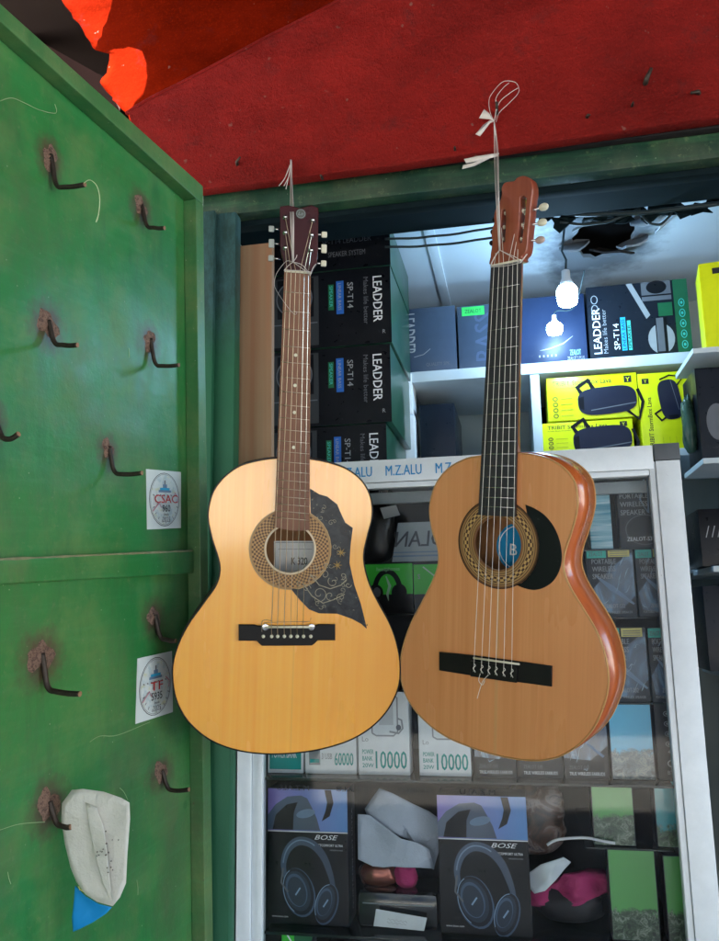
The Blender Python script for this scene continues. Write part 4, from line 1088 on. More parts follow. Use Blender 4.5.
for k in range(-2, 2):
    a.A['text'] = []; a.text('M.Z.ALU', u0+k*st_, .27, .46, BLUE_INK, bold=True, wid=(CF.at(422, 466).x-CF.at(386.5, 470).x)/wc); a.build(rail)
slabc('cabinet_top', xl_o, xr_o, .033, CD, zt_o-.012, zt_o-.002, ALU)
slabc('back_board', xl_o, xr_o, CD-.01, CD, .1, zt_o-.013, CAVITY)
slabc('side_board', xl_o, xl_o+.006, .031, CD-.011, .1, zt_o-.013, CAVITY)
slabc('side_board', xr_o-.006, xr_o, .031, CD-.011, .1, zt_o-.013, CAVITY)
slabc('glass_pane', xl_i-.004, xs+.004, .004, .008, .35, zt_i+.005, GLASS, 0)
slabc('reflection_band', xl_i+.002, xs-.002, .030, .045, zt_i-.028, zt_i-.004, plain('grey_glass_reflection', (.25,.28,.29), .4))  # grey strip put in for the glass reflection under the top rail
YI = YC+.055
def zrow(px, py, Y=YI): return W.at(px, py, Y).z
zA = zrow(620, 548.5); zB = zrow(610, 617); zCc = zrow(625, 702); zD = zrow(430, 776); zE = zrow(400, 930)
for z, th in ((zD, .006), (zE, .006)):
    slabc('glass_shelf', xl_i, xs, .012, CD-.012, z-th, z-.0005, GLASSEDGE, .001)
for z in (zA, zB, zCc):
    slabc('glass_shelf', CF.at(470, 600).x, xs, .045, CD-.012, z-.004, z-.0005, GLASSEDGE, .0005)
zL = zrow(400, 613)
slabc('glass_shelf', xl_i, CF.at(468, 600).x, .012, CD-.012, zL-.005, zL-.0005, GLASSEDGE, .001)
slabc('bottom_board', xl_o+.007, xr_o-.007, .031, CD-.011, .3, .32, CAVITY)
# reflected lettering band above the bottom shelf (reflection painted as dark mirrored letters)
a = Art([(xl_i, .0035, zD-.027), (xs, .0035, zD-.027), (xs, .0035, zD-.006), (xl_i, .0035, zD-.006)], .0002)
for k in range(4):
    a.A['text'] = []; a.text('M.Z.ALU', .12+k*.155, .2, .45, plain('dim_reflected_letter', (.03,.036,.04), .4), bold=True, wid=.085, flip=True, al='l'); a.build(cab)

# ------------------------------------------------------------------ boxed goods
def box(name, label, cat, rect, Y, dep, mat, art=None, group=None, zb=None, zt=None, yaw=0, edge=.0012, shape=None, side=None):
    x0, y0, x1, y1 = rect; cy = (y0+y1)/2; cx = (x0+x1)/2
    X0 = W.at(x0, cy, Y).x; X1 = W.at(x1, cy, Y).x; Z0 = W.at(cx, y1, Y).z if zb is None else zb; Z1 = W.at(cx, y0, Y).z if zt is None else zt
    M = Matrix.Translation((X0, Y, Z0)) @ Matrix.Rotation(rad(yaw), 4, 'Z')
    r = empty(name, M, label, cat, group); w, h = X1-X0, Z1-Z0
    MB().box(0, w, 0, dep, 0, h).build('carton', mat, r, bevel=edge, smooth=35)
    if art:
        a = Art([(0, 0, 0), (w, 0, 0), (w, 0, h), (0, 0, h)], .0004); art(a); a.build(r)
    if side:
        a = Art([(w, 0, 0), (w, dep, 0), (w, dep, h), (w, 0, h)], .0004); side(a); a.build(r)
    return r, w, h

def headphone(a, cu, cv, s, m1, m2, m3):
    """over-ear headphone picture"""
    f = a.W/a.H
    P = lambda x, y: (cu+x*s, cv+y*s*f)
    band = [P(-.30+.0, .05), P(-.33, .25), P(-.26, .45), P(-.10, .56), P(.10, .52), P(.26, .36), P(.36, .12), P(.40, -.05)]
    band = crom(band, 5, False)
    n = len(band); a.stroke(band, [s*(.055+.06*math.sin(math.pi*i/(n-1))) for i in range(n)], m1)
    a.stroke([(u-.004*s, v+.006*s) for u, v in band[5:-14]], s*.018, m3)
    tones = [plain('cup_tone_%d' % q, ((.006,.010,.020), (.02,.035,.06), (.06,.10,.17), (.24,.36,.52))[q], .4) for q in range(4)]
    for (x, y, rx, ry, rt) in ((.30, -.26, .16, .28, -18), (-.10, -.12, .23, .33, 18)):
        c = P(x, y); a.ell(c[0], c[1], rx*s, ry*s*f, tones[2], rt); a.ell(c[0]-.01*s, c[1]+.006, rx*s*.95, ry*s*f*.95, tones[0], rt)
        a.ell(c[0]-.02*s, c[1]+.01, rx*s*.80, ry*s*f*.82, tones[1], rt); a.ell(c[0]-.035*s, c[1]+.016, rx*s*.66, ry*s*f*.68, tones[2], rt); a.ell(c[0]-.03*s, c[1]+.008, rx*s*.56, ry*s*f*.60, tones[1], rt)
        a.ring(c[0]-.01*s, c[1]+.006, rx*s*.93, ry*s*f*.93, .008, tones[3], rt, a0=100, a1=230)
        a.stroke([(c[0]-.05*s, c[1]-.02), (c[0]+.02*s, c[1]+.035)], .018, tones[3])
    a.stroke([P(-.33, .2), P(-.36, 0), P(-.26, -.12)], s*.025, m2)

def art_bose(a):
    a.rect(.0, .0, 1, 1, BLACK).rect(.0, .685, 1, 1, PURP)
    a.rect(0, .675, 1, .683, WHITE)
    # large cropped cup in the upper picture
    a.poly([(0, .69), (0, .80), (.10, .88), (.25, .94), (.42, .95), (.50, .93), (.56, .86), (.62, .78), (.66, .69)], BLUEHP)
    a.poly([(.06, .69), (.1, .80), (.24, .88), (.38, .90), (.33, .82), (.32, .69)], BLACK)
    a.ell(.48, .815, .12, .032, HPLIT, 12).poly([(.72, .995), (.80, .995), (.83, .90), (.78, .80), (.68, .76), (.73, .84), (.75, .9)], BLACK)
    a.text('BOSE', .88, .625, .035, WHITE, bold=True, shear=.35, al='r', wid=.29)
    a.text('QUIETCOMFORT ULTRA', .94, .575, .018, WHITE, al='r', bold=True, wid=.36).text('HEADPHONES', .94, .545, .010, MID, al='r', wid=.16)
    headphone(a, .48, .30, .85, BLUEHP, GREY, HPLIT)
    a.text('www.bose.com', .06, .05, .014, WHITE, wid=.2)
def side_bose(a): a.text('QUIETCOMFORT ULTRA', .62, .08, .035, WHITE, rot=90, bold=True, wid=.75)
BOX_B = plain('black_box_side', (.03, .034, .042), .35, spec=.3, scuff=.25)
bz_ = zE
box('headphone_box', 'black headphone box with purple picture, on the bottom shelf beside the left cabinet post', 'box', (268,790,348,922), YI, .075, BOX_B, art_bose, 'headphone boxes on the bottom shelf', zb=bz_, zt=zrow(308, 789), side=side_bose)
box('headphone_box', 'black headphone box with purple picture, between the white papers and magenta bag', 'box', (439,799,529,930), YI, .07, BOX_B, art_bose, 'headphone boxes on the bottom shelf', zb=bz_, zt=zrow(484, 796), side=side_bose)

def power(a, num):
    a.rect(.03, .02, .97, .98, CARDW)
    a.ring(.55, .74, .34, .21, .02, MID, n=4, rot=45) if False else None
    a.stroke([(.28,.50),(.28,.93),(.36,.97),(.70,.97),(.78,.93),(.78,.52),(.70,.47),(.36,.47),(.28,.50)], .03, MID)
    a.stroke([(.36,.62),(.36,.98)], .02, MID).stroke([(.62,.52),(.80,.50),(.88,.56),(.86,.66),(.78,.68)], .035, MID).ell(.8, .57, .05, .035, GREY)
    a.rect(.42, .6, .7, .9, plain('pale_grey_print', (.55,.58,.6), .4))
    a.text('Lo', .08, .40, .06, MID).text('POWER', .08, .25, .055, TEAL, bold=True, wid=.22).text('BANK', .08, .17, .055, TEAL, bold=True, wid=.2).text('20W', .08, .09, .05, TEAL, bold=True)
    a.text(num, .34, .08, .21, TEAL, bold=True, wid=.6)
def power60(a):
    a.rect(.03, .02, .97, .98, CARDW)
    a.stroke([(.1,.5),(.9,.5),(.9,.95),(.1,.95),(.1,.5)], .015, MID)
    for k in range(5): a.rect(.12+k*.16, .62, .22+k*.16, .88, plain('pale_grey_print', (.55,.58,.6), .4))
    a.rect(.08, .12, .3, .34, MID).rect(.1, .15, .28, .2, TEAL).text('3 USB', .33, .2, .08, MID, bold=True, wid=.2).text('60000', .58, .12, .17, TEAL, bold=True, wid=.36)
    a.text('FAST CHARGE', .1, .40, .05, TEAL, wid=.4)
gp = 'power bank boxes in the cabinet'
box('power_bank_box', 'white power bank box printed 60000 in teal, below the honey coloured guitar', 'box', (305,700,356,770), YI, .05, CARDW, power60, gp, zb=zD)
box('power_bank_box', 'white power bank box printed 10000 in teal, between the two guitars', 'box', (358,692,409,773), YI, .05, CARDW, lambda a: power(a, '10000'), gp, zb=zD)
box('power_bank_box', 'white power bank box printed 10000 in teal, under the tan guitar', 'box', (418.5,698,470,775), YI, .05, CARDW, lambda a: power(a, '10000'), gp, zb=zD)
box('small_box', 'low teal and white box next to the left cabinet post below the honey coloured guitar', 'box', (268,735,303,766), YI, .05, CARDW, lambda a: a.rect(.05, .1, .95, .9, TEAL).text('POWER BANK', .12, .4, .22, WHITE, bold=True, wid=.7), 'small boxes', zb=zD)

GLINT = plain('painted_wrap_glint', (.30, .42, .52), .25, .4, 80)  # pale strokes painted as light glinting on the crinkled wrap
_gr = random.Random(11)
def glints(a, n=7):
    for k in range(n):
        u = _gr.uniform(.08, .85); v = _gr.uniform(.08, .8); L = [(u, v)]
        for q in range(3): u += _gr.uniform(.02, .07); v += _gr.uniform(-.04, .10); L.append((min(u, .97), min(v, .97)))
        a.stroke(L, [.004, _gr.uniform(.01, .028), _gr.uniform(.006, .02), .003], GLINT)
def earbuds(a):
    a.rect(0, 0, 1, 1, BLACK); a.poly([(0,.28),(0,.9),(.5,1),(1,.7),(1,.45),(.6,.25)], SWIRL)
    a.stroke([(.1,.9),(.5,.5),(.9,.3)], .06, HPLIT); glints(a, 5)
    a.text('ZEALOT-S10', .1, .13, .05, GREY, bold=True, wid=.45).text('TRUE WIRELESS EARBUDS', .1, .05, .045, WHITE, bold=True, wid=.8)
ge = 'dark earbuds boxes in the cabinet'
for k, (a_, b_) in enumerate(((474,515),(518,560),(563,607))):
    box('earbuds_box', ('dark blue earbuds box just right of the white box printed 10000', 'dark blue earbuds box, middle of the three beneath the tan guitar', 'dark blue earbuds box touching the box with a blue sky picture')[k], 'box', (a_,705,b_,777), YI, .05, BLACK, earbuds, ge, zb=zD)

def wless(a, stickers=True):
    a.rect(0, 0, 1, 1, DARK); a.poly([(.1,.1),(.02,.35),(.5,.72),(.98,.95),(.98,.3),(.6,.05)], SWIRL)
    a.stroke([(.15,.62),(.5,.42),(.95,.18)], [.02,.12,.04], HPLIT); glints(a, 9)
    a.text('PORTABLE', .1, .78, .075, MID, bold=True, wid=.52).text('WIRELESS', .1, .67, .075, MID, bold=True, wid=.5).text('SPEAKER', .1, .56, .075, MID, bold=True, wid=.44)
    a.text('ZEALOT-S32', .3, .13, .06, MID, bold=True, wid=.45).text('PORTABLE WIRELESS SPEAKER', .1, .05, .035, MID, wid=.8)
    if stickers:
        a.rect(.0, .87, .42, 1, STICK_T).text('ZEALOT', .05, .90, .06, GREY, bold=True, wid=.3); a.rect(.46, .88, .92, 1, STICK_Y)
        for k in range(3): a.rect(.5, .895+k*.03, .88, .905+k*.03, GREY_INK)
gw = 'dark speaker boxes in the cabinet'
def dome(a):
    a.rect(0, 0, 1, 1, DARK); a.stroke([(.62,1),(.5,.7),(.66,.5),(.7,1)], .04, HPLIT); a.ell(.55, .26, .42, .22, BLACK); a.ring(.55, .26, .42, .22, .02, GREY)
    a.text('PORTABLE', .05, .72, .075, MID, bold=True, wid=.62).text('WIRELESS', .05, .60, .075, MID, bold=True, wid=.6).text('SPEAKER', .05, .48, .075, MID, bold=True, wid=.54).text('ZEALOT-S39', .15, .10, .06, WHITE, bold=True, wid=.6)
box('wrapped_pack', 'cyan and white striped film wrapped pack at the top right of the cabinet', 'pack', (589,487,611,547), YI, .05, FILM, None, zb=zA)
box('speaker_box', 'dark wireless speaker box with a black round speaker picture, top right in the cabinet', 'box', (618,479,664,546), YI, .05, DARK, dome, gw, zb=zA)
box('speaker_box', 'dark wireless speaker box with turquoise and yellow stickers, under the striped film pack', 'box', (588,549,635,616), YI, .05, DARK, wless, gw, zb=zB)
box('speaker_box', 'dark wireless speaker box with stickers, directly under the one with the round speaker picture', 'box', (637,549,676,616), YI, .05, DARK, wless, gw, zb=zB)
box('speaker_box', 'dark wireless speaker box with stickers, directly above the box with a blue sky picture', 'box', (602,628,648,701), YI, .05, DARK, wless, gw, zb=zCc)
box('speaker_box', 'dark wireless speaker box with stickers, above the narrow black box with icons', 'box', (650,628,684,701), YI, .05, DARK, wless, gw, zb=zCc)
LB = m_land('blue_landscape_print', (.05, .42, .66), (.012, .02, .028), (.09, .14, .16), .05)
LG = m_land('green_landscape_print', (.08, .33, .07), (.008, .016, .010), (.05, .10, .045), .05)
LT = m_land('teal_landscape_print', (.03, .33, .38), (.015, .03, .015), (.06, .14, .05), .03)
def scene_art(mat):
    def f(a):
        a.rect(.02, .01, .98, .99, mat)
        rr2_ = random.Random(4)
        for k in range(0):
            u = rr2_.uniform(.08, .9); v = rr2_.uniform(.05, .4); a.stroke([(u, v), (u+rr2_.uniform(-.12, .12), v+rr2_.uniform(.02, .12))], rr2_.uniform(.015, .05), rr2_.choice([GREY, MID, BLACK, GREY]))
    return f
gl_ = 'landscape picture boxes in the cabinet'
def icons(a):
    a.rect(0, 0, 1, 1, BLACK)
    for k in range(4): a.ring(.35, .86-.13*k, .10, .035, .02, MID); a.ell(.35, .86-.13*k, .04, .015, MID)
    a.text('4E', .3, .34, .06, MID, bold=True).ring(.4, .22, .14, .05, .03, MID).text('BT 5.3', .25, .08, .05, MID)
box('picture_box', 'box with a bright blue sky picture over dark rocks, right of the tan guitar', 'box', (609.5,703,653,776), YI, .05, DARK, scene_art(LB), gl_, zb=zD)
box('icon_box', 'narrow black box with a column of small icons at the right cabinet post', 'box', (656,703,692,776), YI, .05, BLACK, icons, zb=zD)
zF = zrow(625, 849)
slabc('glass_shelf', CF.at(588, 850).x, xs, .06, CD-.012, zF-.004, zF-.0005, GLASSEDGE, .0005)
box('picture_box', 'green landscape picture box, upper left of the four on the bottom shelf', 'box', (592,781,634,847), YI+.02, .05, DARK, scene_art(LG), gl_, zb=zF)
box('picture_box', 'teal and green landscape picture box, upper right of the four on the bottom shelf', 'box', (655,781,700,847), YI+.02, .05, DARK, scene_art(LT), gl_, zb=zF)
box('picture_box', 'green landscape picture box, lower left of the four on the bottom shelf', 'box', (609,849,657,924), YI+.01, .05, DARK, scene_art(LG), gl_, zb=zE)
box('picture_box', 'green landscape picture box, lower right of the four on the bottom shelf', 'box', (665,856,705,926), YI+.01, .05, DARK, scene_art(LG), gl_, zb=zE)

# green headphone boxes, left of the tan guitar
def greenhp(a):
    a.rect(0, 0, 1, 1, BLACK).rect(0, .38, 1, 1, GREENP)
    a.ring(.5, .42, .30, .48, .10, BLACK, n=30, a0=0, a1=180).ell(.27, .42, .15, .17, BLACK, 10).ell(.73, .42, .15, .17, BLACK, -10).ell(.3, .43, .07, .1, GREY, 10)
    a.stroke([(.48,.75),(.55,.55),(.50,.38),(.52,.25)], [.02,.06,.05,.01], plain('painted_film_glare', (.35,.6,.4), .3))  # pale stroke painted as glare on the wrapping film
    a.text('headphones', .3, .86, .08, plain('pale_green_letter', (.35,.75,.4), .4), wid=.45)
gg = 'green headphone boxes in the cabinet'
def greenplain(a): a.rect(0, 0, 1, 1, BLACK).rect(0, .38, 1, 1, GREENP).text('S', .08, .7, .1, MID, bold=True); a.stroke([(.2,.95),(.5,.7),(.8,.8),(1,.6)], .03, plain('painted_film_glare', (.35,.6,.4), .3))  # film glare painted on as a pale stroke here too
box('headphone_carton', 'bright green and black box picturing headphones, between the guitars', 'box', (362,564,413,612), YI, .05, DARK, greenhp, gg, zb=zL)
box('headphone_carton', 'plain green and black box half hidden behind the left edge of the tan guitar', 'box', (414,564,462,612), YI, .05, DARK, greenplain, gg, zb=zL)
# dark bag, and a sign's reflection built as a card, above them
def dlump(name, rect, Y, dep, mat, seed, lab, cat, amp=.12):
    x0, y0, x1, y1 = rect; A_ = W.at(x0, (y0+y1)/2, Y); B_ = W.at(x1, (y0+y1)/2, Y); z0 = W.at((x0+x1)/2, y1, Y).z; z1 = W.at((x0+x1)/2, y0, Y).z
    r = random.Random(seed); w = B_.x-A_.x; h = z1-z0; V = []; F = []; nu, nv = 40, 26; ph = [r.uniform(0, 6) for _ in range(6)]
    for i in range(nv+1):
        th = math.pi*i/nv
        for j in range(nu):
            b = 2*math.pi*j/nu; k = 1+amp*(math.sin(3*b+ph[0]+th*2)+.7*math.sin(5*th+ph[1]+b)+.5*math.sin(7*b-3*th+ph[2]))
            s_ = math.copysign(abs(math.sin(th))**.6, 1); k += amp*.9*(abs(math.sin(6*b+4*th+ph[3]))-.5)+amp*.6*(abs(math.sin(9*th-5*b+ph[4]))-.5)+r.uniform(-.25, .25)*amp
            V.append((w/2+w/2*s_*k*math.cos(b), dep/2+dep/2*s_*math.sin(b), h/2+h/2*math.cos(th)*(1 if math.cos(th) < 0 else k)))
    for i in range(nv):
        for j in range(nu): F.append((i*nu+j, i*nu+(j+1) % nu, (i+1)*nu+(j+1) % nu, (i+1)*nu+j))
    e_ = MB().add(V, F).build(name, mat, None, True); e_.matrix_world = Matrix.Translation((A_.x, Y, z0)); return tag(e_, lab, cat)
dlump('black_bag', (352,500,394,563), YI, .06, plain('black_plastic_bag', (.015,.015,.017), .3, .3, 20, bump=.6), 3, 'black plastic bag standing on the green boxes behind the glass', 'bag', .06)
sq_ = [W.at(x, y, YI+.012) for x, y in ((392,562),(466,560),(466,520),(398,523))]
sg = MB().hexa([Vector(p) for p in sq_], [Vector(p)+Vector((0, .003, 0)) for p in sq_]).build('sign_reflection_card', plain('bluish_reflection_card', (.32,.38,.42), .4), None)
tag(sg, 'pale blue grey card built for a sign reflection, with mirrored dark letters, between the guitars', 'sign')
a = Art(sq_, .0006); a.text('DLAN', .02, .38, .42, plain('dark_slate_letter', (.06,.07,.09), .4), bold=True, wid=.62, flip=False) if False else a.text('DLAN', .68, .38, .40, plain('dark_slate_letter', (.06,.07,.09), .4), bold=True, wid=.68, flip=True, al='l')
a.rect(.0, .12, 1, .16, HPLIT).rect(.0, .22, 1, .25, HPLIT); a.build(sg)
t_ = [W.at(x, y, YI-.012) for x, y in ((384,519),(400,515),(396,505),(380,508))]
o = MB().hexa(t_, [Vector(p)+Vector((0, .0008, 0)) for p in t_]).build('price_tag', plain('clear_tag_card', (.35,.36,.37), .3), None); tag(o, 'small folded clear tag on the black bag behind the glass', 'tag')

# bottom shelf clutter
def wsheet(name, L, Y, mat, amp, seed, lab, cat, th=.001):
    c = W.at(*L[0], Y); fr = Fr(c, (1,0,0), (0,0,1)); o = sheet(name, L, 0, mat, None, fr, amp, seed, th); o.matrix_world = fr.M; return tag(o, lab, cat)
z5 = ((340, 770), .1818)
wsheet('white_paper', Z_(*z5, [(215,100),(290,125),(400,185),(490,235),(545,280),(545,440),(510,560),(470,500),(430,400),(330,350),(240,300),(150,250),(135,215),(180,150)]), YI+.045, CRUMP, .007, 2, 'upper folded bluish white paper between the two black headphone boxes', 'paper')
wsheet('white_paper', Z_(*z5, [(95,245),(160,250),(260,320),(340,370),(430,395),(490,440),(515,555),(440,540),(360,535),(290,530),(240,535),(180,530),(100,490),(95,400)]), YI+.022, CRUMP, .006, 9, 'lower crumpled white paper beside the left black headphone box', 'paper')
dlump('copper_package', tuple(Z_(*z5, [(95,520)])[0])+tuple(Z_(*z5, [(310,660)])[0]), YI+.03, .04, plain('shiny_brown_foil', (.22,.08,.06), .2, .5, 30, metal=.7, bump=.6), 5, 'shiny brown foil packet under the white papers', 'packet', .05)
dlump('pink_cloth', tuple(Z_(*z5, [(298,535)])[0])+tuple(Z_(*z5, [(420,665)])[0]), YI+.025, .04, PINKBAG, 8, 'small bright pink cloth pouch on top of the black case', 'pouch', .08)
p0 = W.at(358, 914, YI); p1 = W.at(438, 914, YI); h_ = W.at(398, 889, YI).z-zE
o = empty('black_case', Matrix.Translation((p0.x, YI, zE)), 'flat glossy black case lying on the bottom shelf under the pink pouch', 'case')
MB().box(0, p1.x-p0.x, 0, .06, 0, h_*.9).build('case_body', plain('glossy_black_plastic', (.012,.014,.015), .15, coat=.5), o, bevel=.012, smooth=50)
MB().tube([(.01, -.0005, h_*.62), (p1.x-p0.x-.01, -.0005, h_*.62)], .0012, 6).build('seam', MID, o)
lq = [W.at(x, y, YI-.015) for x, y in ((373.5,926),(424,931),(427,918),(376,909))]
o = MB().hexa(lq, [Vector(p)+Vector((0, .001, 0)) for p in lq]).build('paper_tag', plain('white_note_paper', (.66,.70,.72), .6), None); tag(o, 'small white paper slip leaning on the black case', 'paper slip')
a = Art(lq, .0006)
for k in range(2):
    pts = [(.25+.03*i, .5-.18*k+.08*math.sin(i*2.3+k)) for i in range(14)]; a.stroke(pts, .006, GREY_INK)
a.build(o)
z9 = ((420, 720), .4159)
wsheet('pink_bag', Z_(*z9, [(262,450),(262,425),(300,412),(330,388),(352,372),(380,366),(410,368),(445,375),(458,395),(455,420),(430,430),(380,440),(320,447)]), YI+.045, PINKBAG, .009, 5, 'magenta plastic bag lying right of the right hand headphone box', 'bag', .02)
wsheet('white_plastic_piece', Z_(*z9, [(262,372),(290,346),(320,336),(345,331),(363,345),(345,365),(325,382),(300,408),(275,418),(262,405)]), YI+.028, CLEARPL, .006, 6, 'crumpled milky white plastic piece on the magenta bag', 'plastic piece', .002)
dlump('dark_bundle', (535,893,606,927), YI+.03, .07, plain('black_cloth_bundle', (.02,.02,.024), .6, .4, 20), 16, 'black bundle under the magenta bag on the bottom shelf', 'bundle', .06)
dlump('patterned_bag', (497,786,566,858), YI+.075, .06, None or (lambda n: (n.col(n.ramp(n.noise(28, det=4, rough=.6, dist=1.2), [(.35, (.02,.015,.012)), (.5, (.10,.05,.03)), (.6, (.25,.20,.18)), (.7, (.05,.04,.05))])), n.rough(.3), n.m)[2])(N('brown_patterned_plastic')), 18, 'brown patterned plastic bag behind the right hand headphone box', 'bag', .08)
P = [W.at(x, y, YI+.01) for x, y in ((547,845),(556,840),(572,838),(588,838),(602,841),(615,843))]
o = MB().tube(crom([tuple(p) for p in P], 4, False), [.0035]*20+[.002], 8).build('white_cable', plain('white_cable_pvc', (.7,.72,.75), .3), None, True) if False else MB().tube(crom([tuple(p) for p in P], 4, False), .0028, 8).build('white_cable', plain('white_cable_pvc', (.7,.72,.75), .3), None, True)
tag(o, 'short curved white cable above the magenta bag', 'cable')
zG = W.at(300, 975, YI).z
slabc('glass_shelf', xl_i, xs, .012, CD-.012, zG-.006, zG-.0005, GLASSEDGE, .001)
box('green_pack', 'green blister pack on the lowest shelf, cut by the bottom of the picture', 'pack', (281,925,312,974), YI, .04, DARK, lambda a: a.rect(.03,.03,.97,.97,GREENP).ell(.72,.75,.3,.18,DKGREEN,20).stroke([(.1,.9),(.4,.6),(.3,.3)], .05, WHITE), zb=zG)
box('dark_carton', 'large dark carton on the lowest shelf under the papers', 'box', (330,945,450,974), YI+.02, .05, BLACK, lambda a: a.rect(.03,.1,.97,.9,DARK), zb=zG)
# dim cartons deeper inside the cabinet, seen between the front ones
for (rc, zz, lab, m_) in (((470,484,586,546), zA, 'dark carton deep inside the cabinet behind the waist of the tan guitar', DARK), ((300,650,352,700), zD, 'dark carton deep in the cabinet behind the honey coloured guitar', NAVY)):
    box('dim_carton', lab, 'box', rc, YI+.16, .08, m_, None, 'dark cartons deep in the cabinet', zb=zz)

# ------------------------------------------------------------------ shelves and boxes in the room
YS = 2.30
us = empty('wall_shelf', Matrix.Translation((0, YS, 0)), 'pale painted shelf unit against the back wall, holding dark and yellow boxes', 'shelf')
zS1 = W.at(560, 361, YS).z; zS1b = W.at(560, 372, YS).z; x0s = W.at(413, 370, YS).x
sl = lambda nm, *b: MB().box(*b).build(nm, SHELFM, us, bevel=.002, smooth=35)
sl('shelf_board', x0s-.01, XR-.02, 0, .45, zS1b, zS1)
xd = W.at(537, 420, YS).x
zS2 = W.at(600, 452, YS).z
sl('divider', xd-.013, xd+.013, .002, .45, zS2, zS1b-.001)
sl('shelf_board', x0s-.01, XR-.02, 0, .45, zS2-.022, zS2-.001)
sl('divider', x0s-.01, x0s+.012, .002, .45, 0, zS2-.023)
zS3 = W.at(700, 566, YS).z; sl('shelf_board', x0s+.013, XR-.02, 0, .45, zS3-.02, zS3)
MB().box(xd+.014, XR-.02, .40, .41, zS2+.001, zS1b-.001).build('back_panel', CAVITY, us)
def w_shelf(lab, rect, art, mat=DARK, name='speaker_carton', zb=None, Y=YS+.02, dep=.3, grp='dark speaker boxes on the upper shelf', cat='box'):
    return box(name, lab, cat, rect, Y, dep, mat, art, grp, zb=zS1+.0005 if zb is None else zb, edge=.002)
SLATE = plain('slate_blue_card', (.05, .075, .12), .4, coat=.2)
w_shelf('plain slate blue box at the left end of the upper shelf', (409,307,456,370), lambda a: a.text('QUALITY SPK', .35, .10, .05, GREY, bold=True, wid=.5).stroke([(.1,.25),(.3,.28),(.45,.36)], .012, MID), SLATE)
def bass(a):
    a.text('BASS', .62, .12, .30, plain('faint_blue_letter', (.07,.10,.17), .4), rot=90, bold=True, wid=.75)
    a.rect(.08, .84, .46, .98, STICK_G).text('ZEALOT', .13, .88, .06, DKGREEN, bold=True, wid=.28)
w_shelf('slate blue box with a bright green sticker and faint upright letters BASS', (458,304,518,370), bass, SLATE)
def zea(a):
    a.text('ZEALOT', .82, .1, .08, GREENP if False else plain('pale_teal_letter', (.2,.45,.4), .4), bold=True, wid=.16, al='c').stroke([(.3,.2),(.45,.22),(.65,.28),(.8,.38)], [.005,.02,.02,.005], MID)
    for k in range(5): a.rect(.28+k*.06, .10, .30+k*.06, .13, MID)
    a.text('ZEALOT S PLUS', .70, .03, .05, MID, wid=.25)
w_shelf('wide navy blue box behind the lit lamp, on the upper shelf', (519,296,586,366), zea, NAVY)
def leadder_h(a):
    lt = WHITE
    a.rect(0, 0, 1, 1, DARK)
    a.text('LEADDER', .12, .08, .10, lt, rot=90, bold=True, wid=.62)
    a.text('Makes life better', .18, .08, .055, MID, rot=90, wid=.6)
    a.ring(.075, .82, .035, .06, .008, MID).ring(.075, .69, .035, .06, .008, MID)
    a.text('SP-T14', .30, .12, .07, lt, rot=90, bold=True, wid=.35)
    a.rect(.32, .1, .37, .55, CYAN).rect(.385, .1, .42, .50, STICK_T)
    a.text('LINEAR BASS', .36, .12, .04, DARK, rot=90, bold=True, wid=.4).text('SPEAKER', .415, .12, .035, DARK, rot=90, bold=True, wid=.32)
    a.poly([(.40,1),(.46,1),(.62,.55),(.58,.5)], MID).rect(.55, .74, .84, 1, GREY).rect(.55, .80, .84, .82, BLACK).ell(.7, .92, .10, .09, BLACK)
    a.ell(.71, .22, .13, .20, MID).rect(.66, .0, .77, .50, BLACK).rect(.67, .05, .74, .5, GREY).rect(.70, .52, .84, .7, DKGREEN)
    a.rect(.86, 0, 1, 1, DKGREEN)
    for k in range(5): a.ring(.93, .12+k*.14, .03, .055, .008, STICK_T); a.ell(.93, .12+k*.14, .012, .02, STICK_T)
w_shelf('long dark box with white upright letters LEADDER and a green end, right of the lamp', (588,283,690,361), leadder_h, DARK)
gy = 'yellow speaker boxes on the shelves'
def spk(a, cu, cv, s, rot):
    c, d = math.cos(rad(rot)), math.sin(rad(rot))
    def Q(x, y): return (cu+(x*c-y*d)*s/a.W, cv+(x*d+y*c)*s/a.H)
    a.stroke([Q(-.42,.15), Q(-.50,.30), Q(-.30,.42), Q(-.20,.2)], .05, BLACK).stroke([Q(.30,-.2), Q(.52,-.42), Q(.62,-.1), Q(.55,.15)], .035, BLACK)
    L = []
    for i in range(32):
        t = 2*math.pi*i/32; x = .52*math.copysign(abs(math.cos(t))**.55, math.cos(t)); y = .26*math.copysign(abs(math.sin(t))**.7, math.sin(t)); L.append(Q(x, y))
    a.poly(L, plain('night_blue_print', (.010,.013,.030), .4))
    a.poly([Q(-.50,-.1), Q(-.42,-.14), Q(-.40,.12), Q(-.5,.1)], BLACK).stroke([Q(-.3,-.16), Q(.5,-.10)], .012, GREY)
def storm(a):
    a.text('TRIBIT StormBox Lava', .06, .80, .11, BLACK_INK, bold=True, wid=.66).rect(.86, .78, .94, .93, BLACK_INK).text('Y', .9, .80, .10, YELLOW, al='c', bold=True).text('Portable Bluetooth Speaker', .06, .73, .035, BLACK_INK, wid=.26)
    for k in range(4): a.ring(.09, .50-.13*k, .028, .05, .008, BLACK_INK); a.rect(.15, .49-.13*k, .28, .505-.13*k, plain('olive_ink', (.35,.36,.02), .5))
    spk(a, .66, .40, a.W*.62, 3)
def storm_v(a):
    a.text('TRIBIT StormBox Lava', .24, .02, .055, BLACK_INK, rot=90, bold=True, wid=.66).rect(.08, .86, .22, .93, BLACK_INK).text('Y', .15, .875, .04, YELLOW, al='c', bold=True)
    for k in range(4): a.rect(.42+k*.13, .05, .425+k*.13, .16, plain('olive_ink', (.35,.36,.02), .5))
    spk(a, .62, .64, a.H*.5, 97)
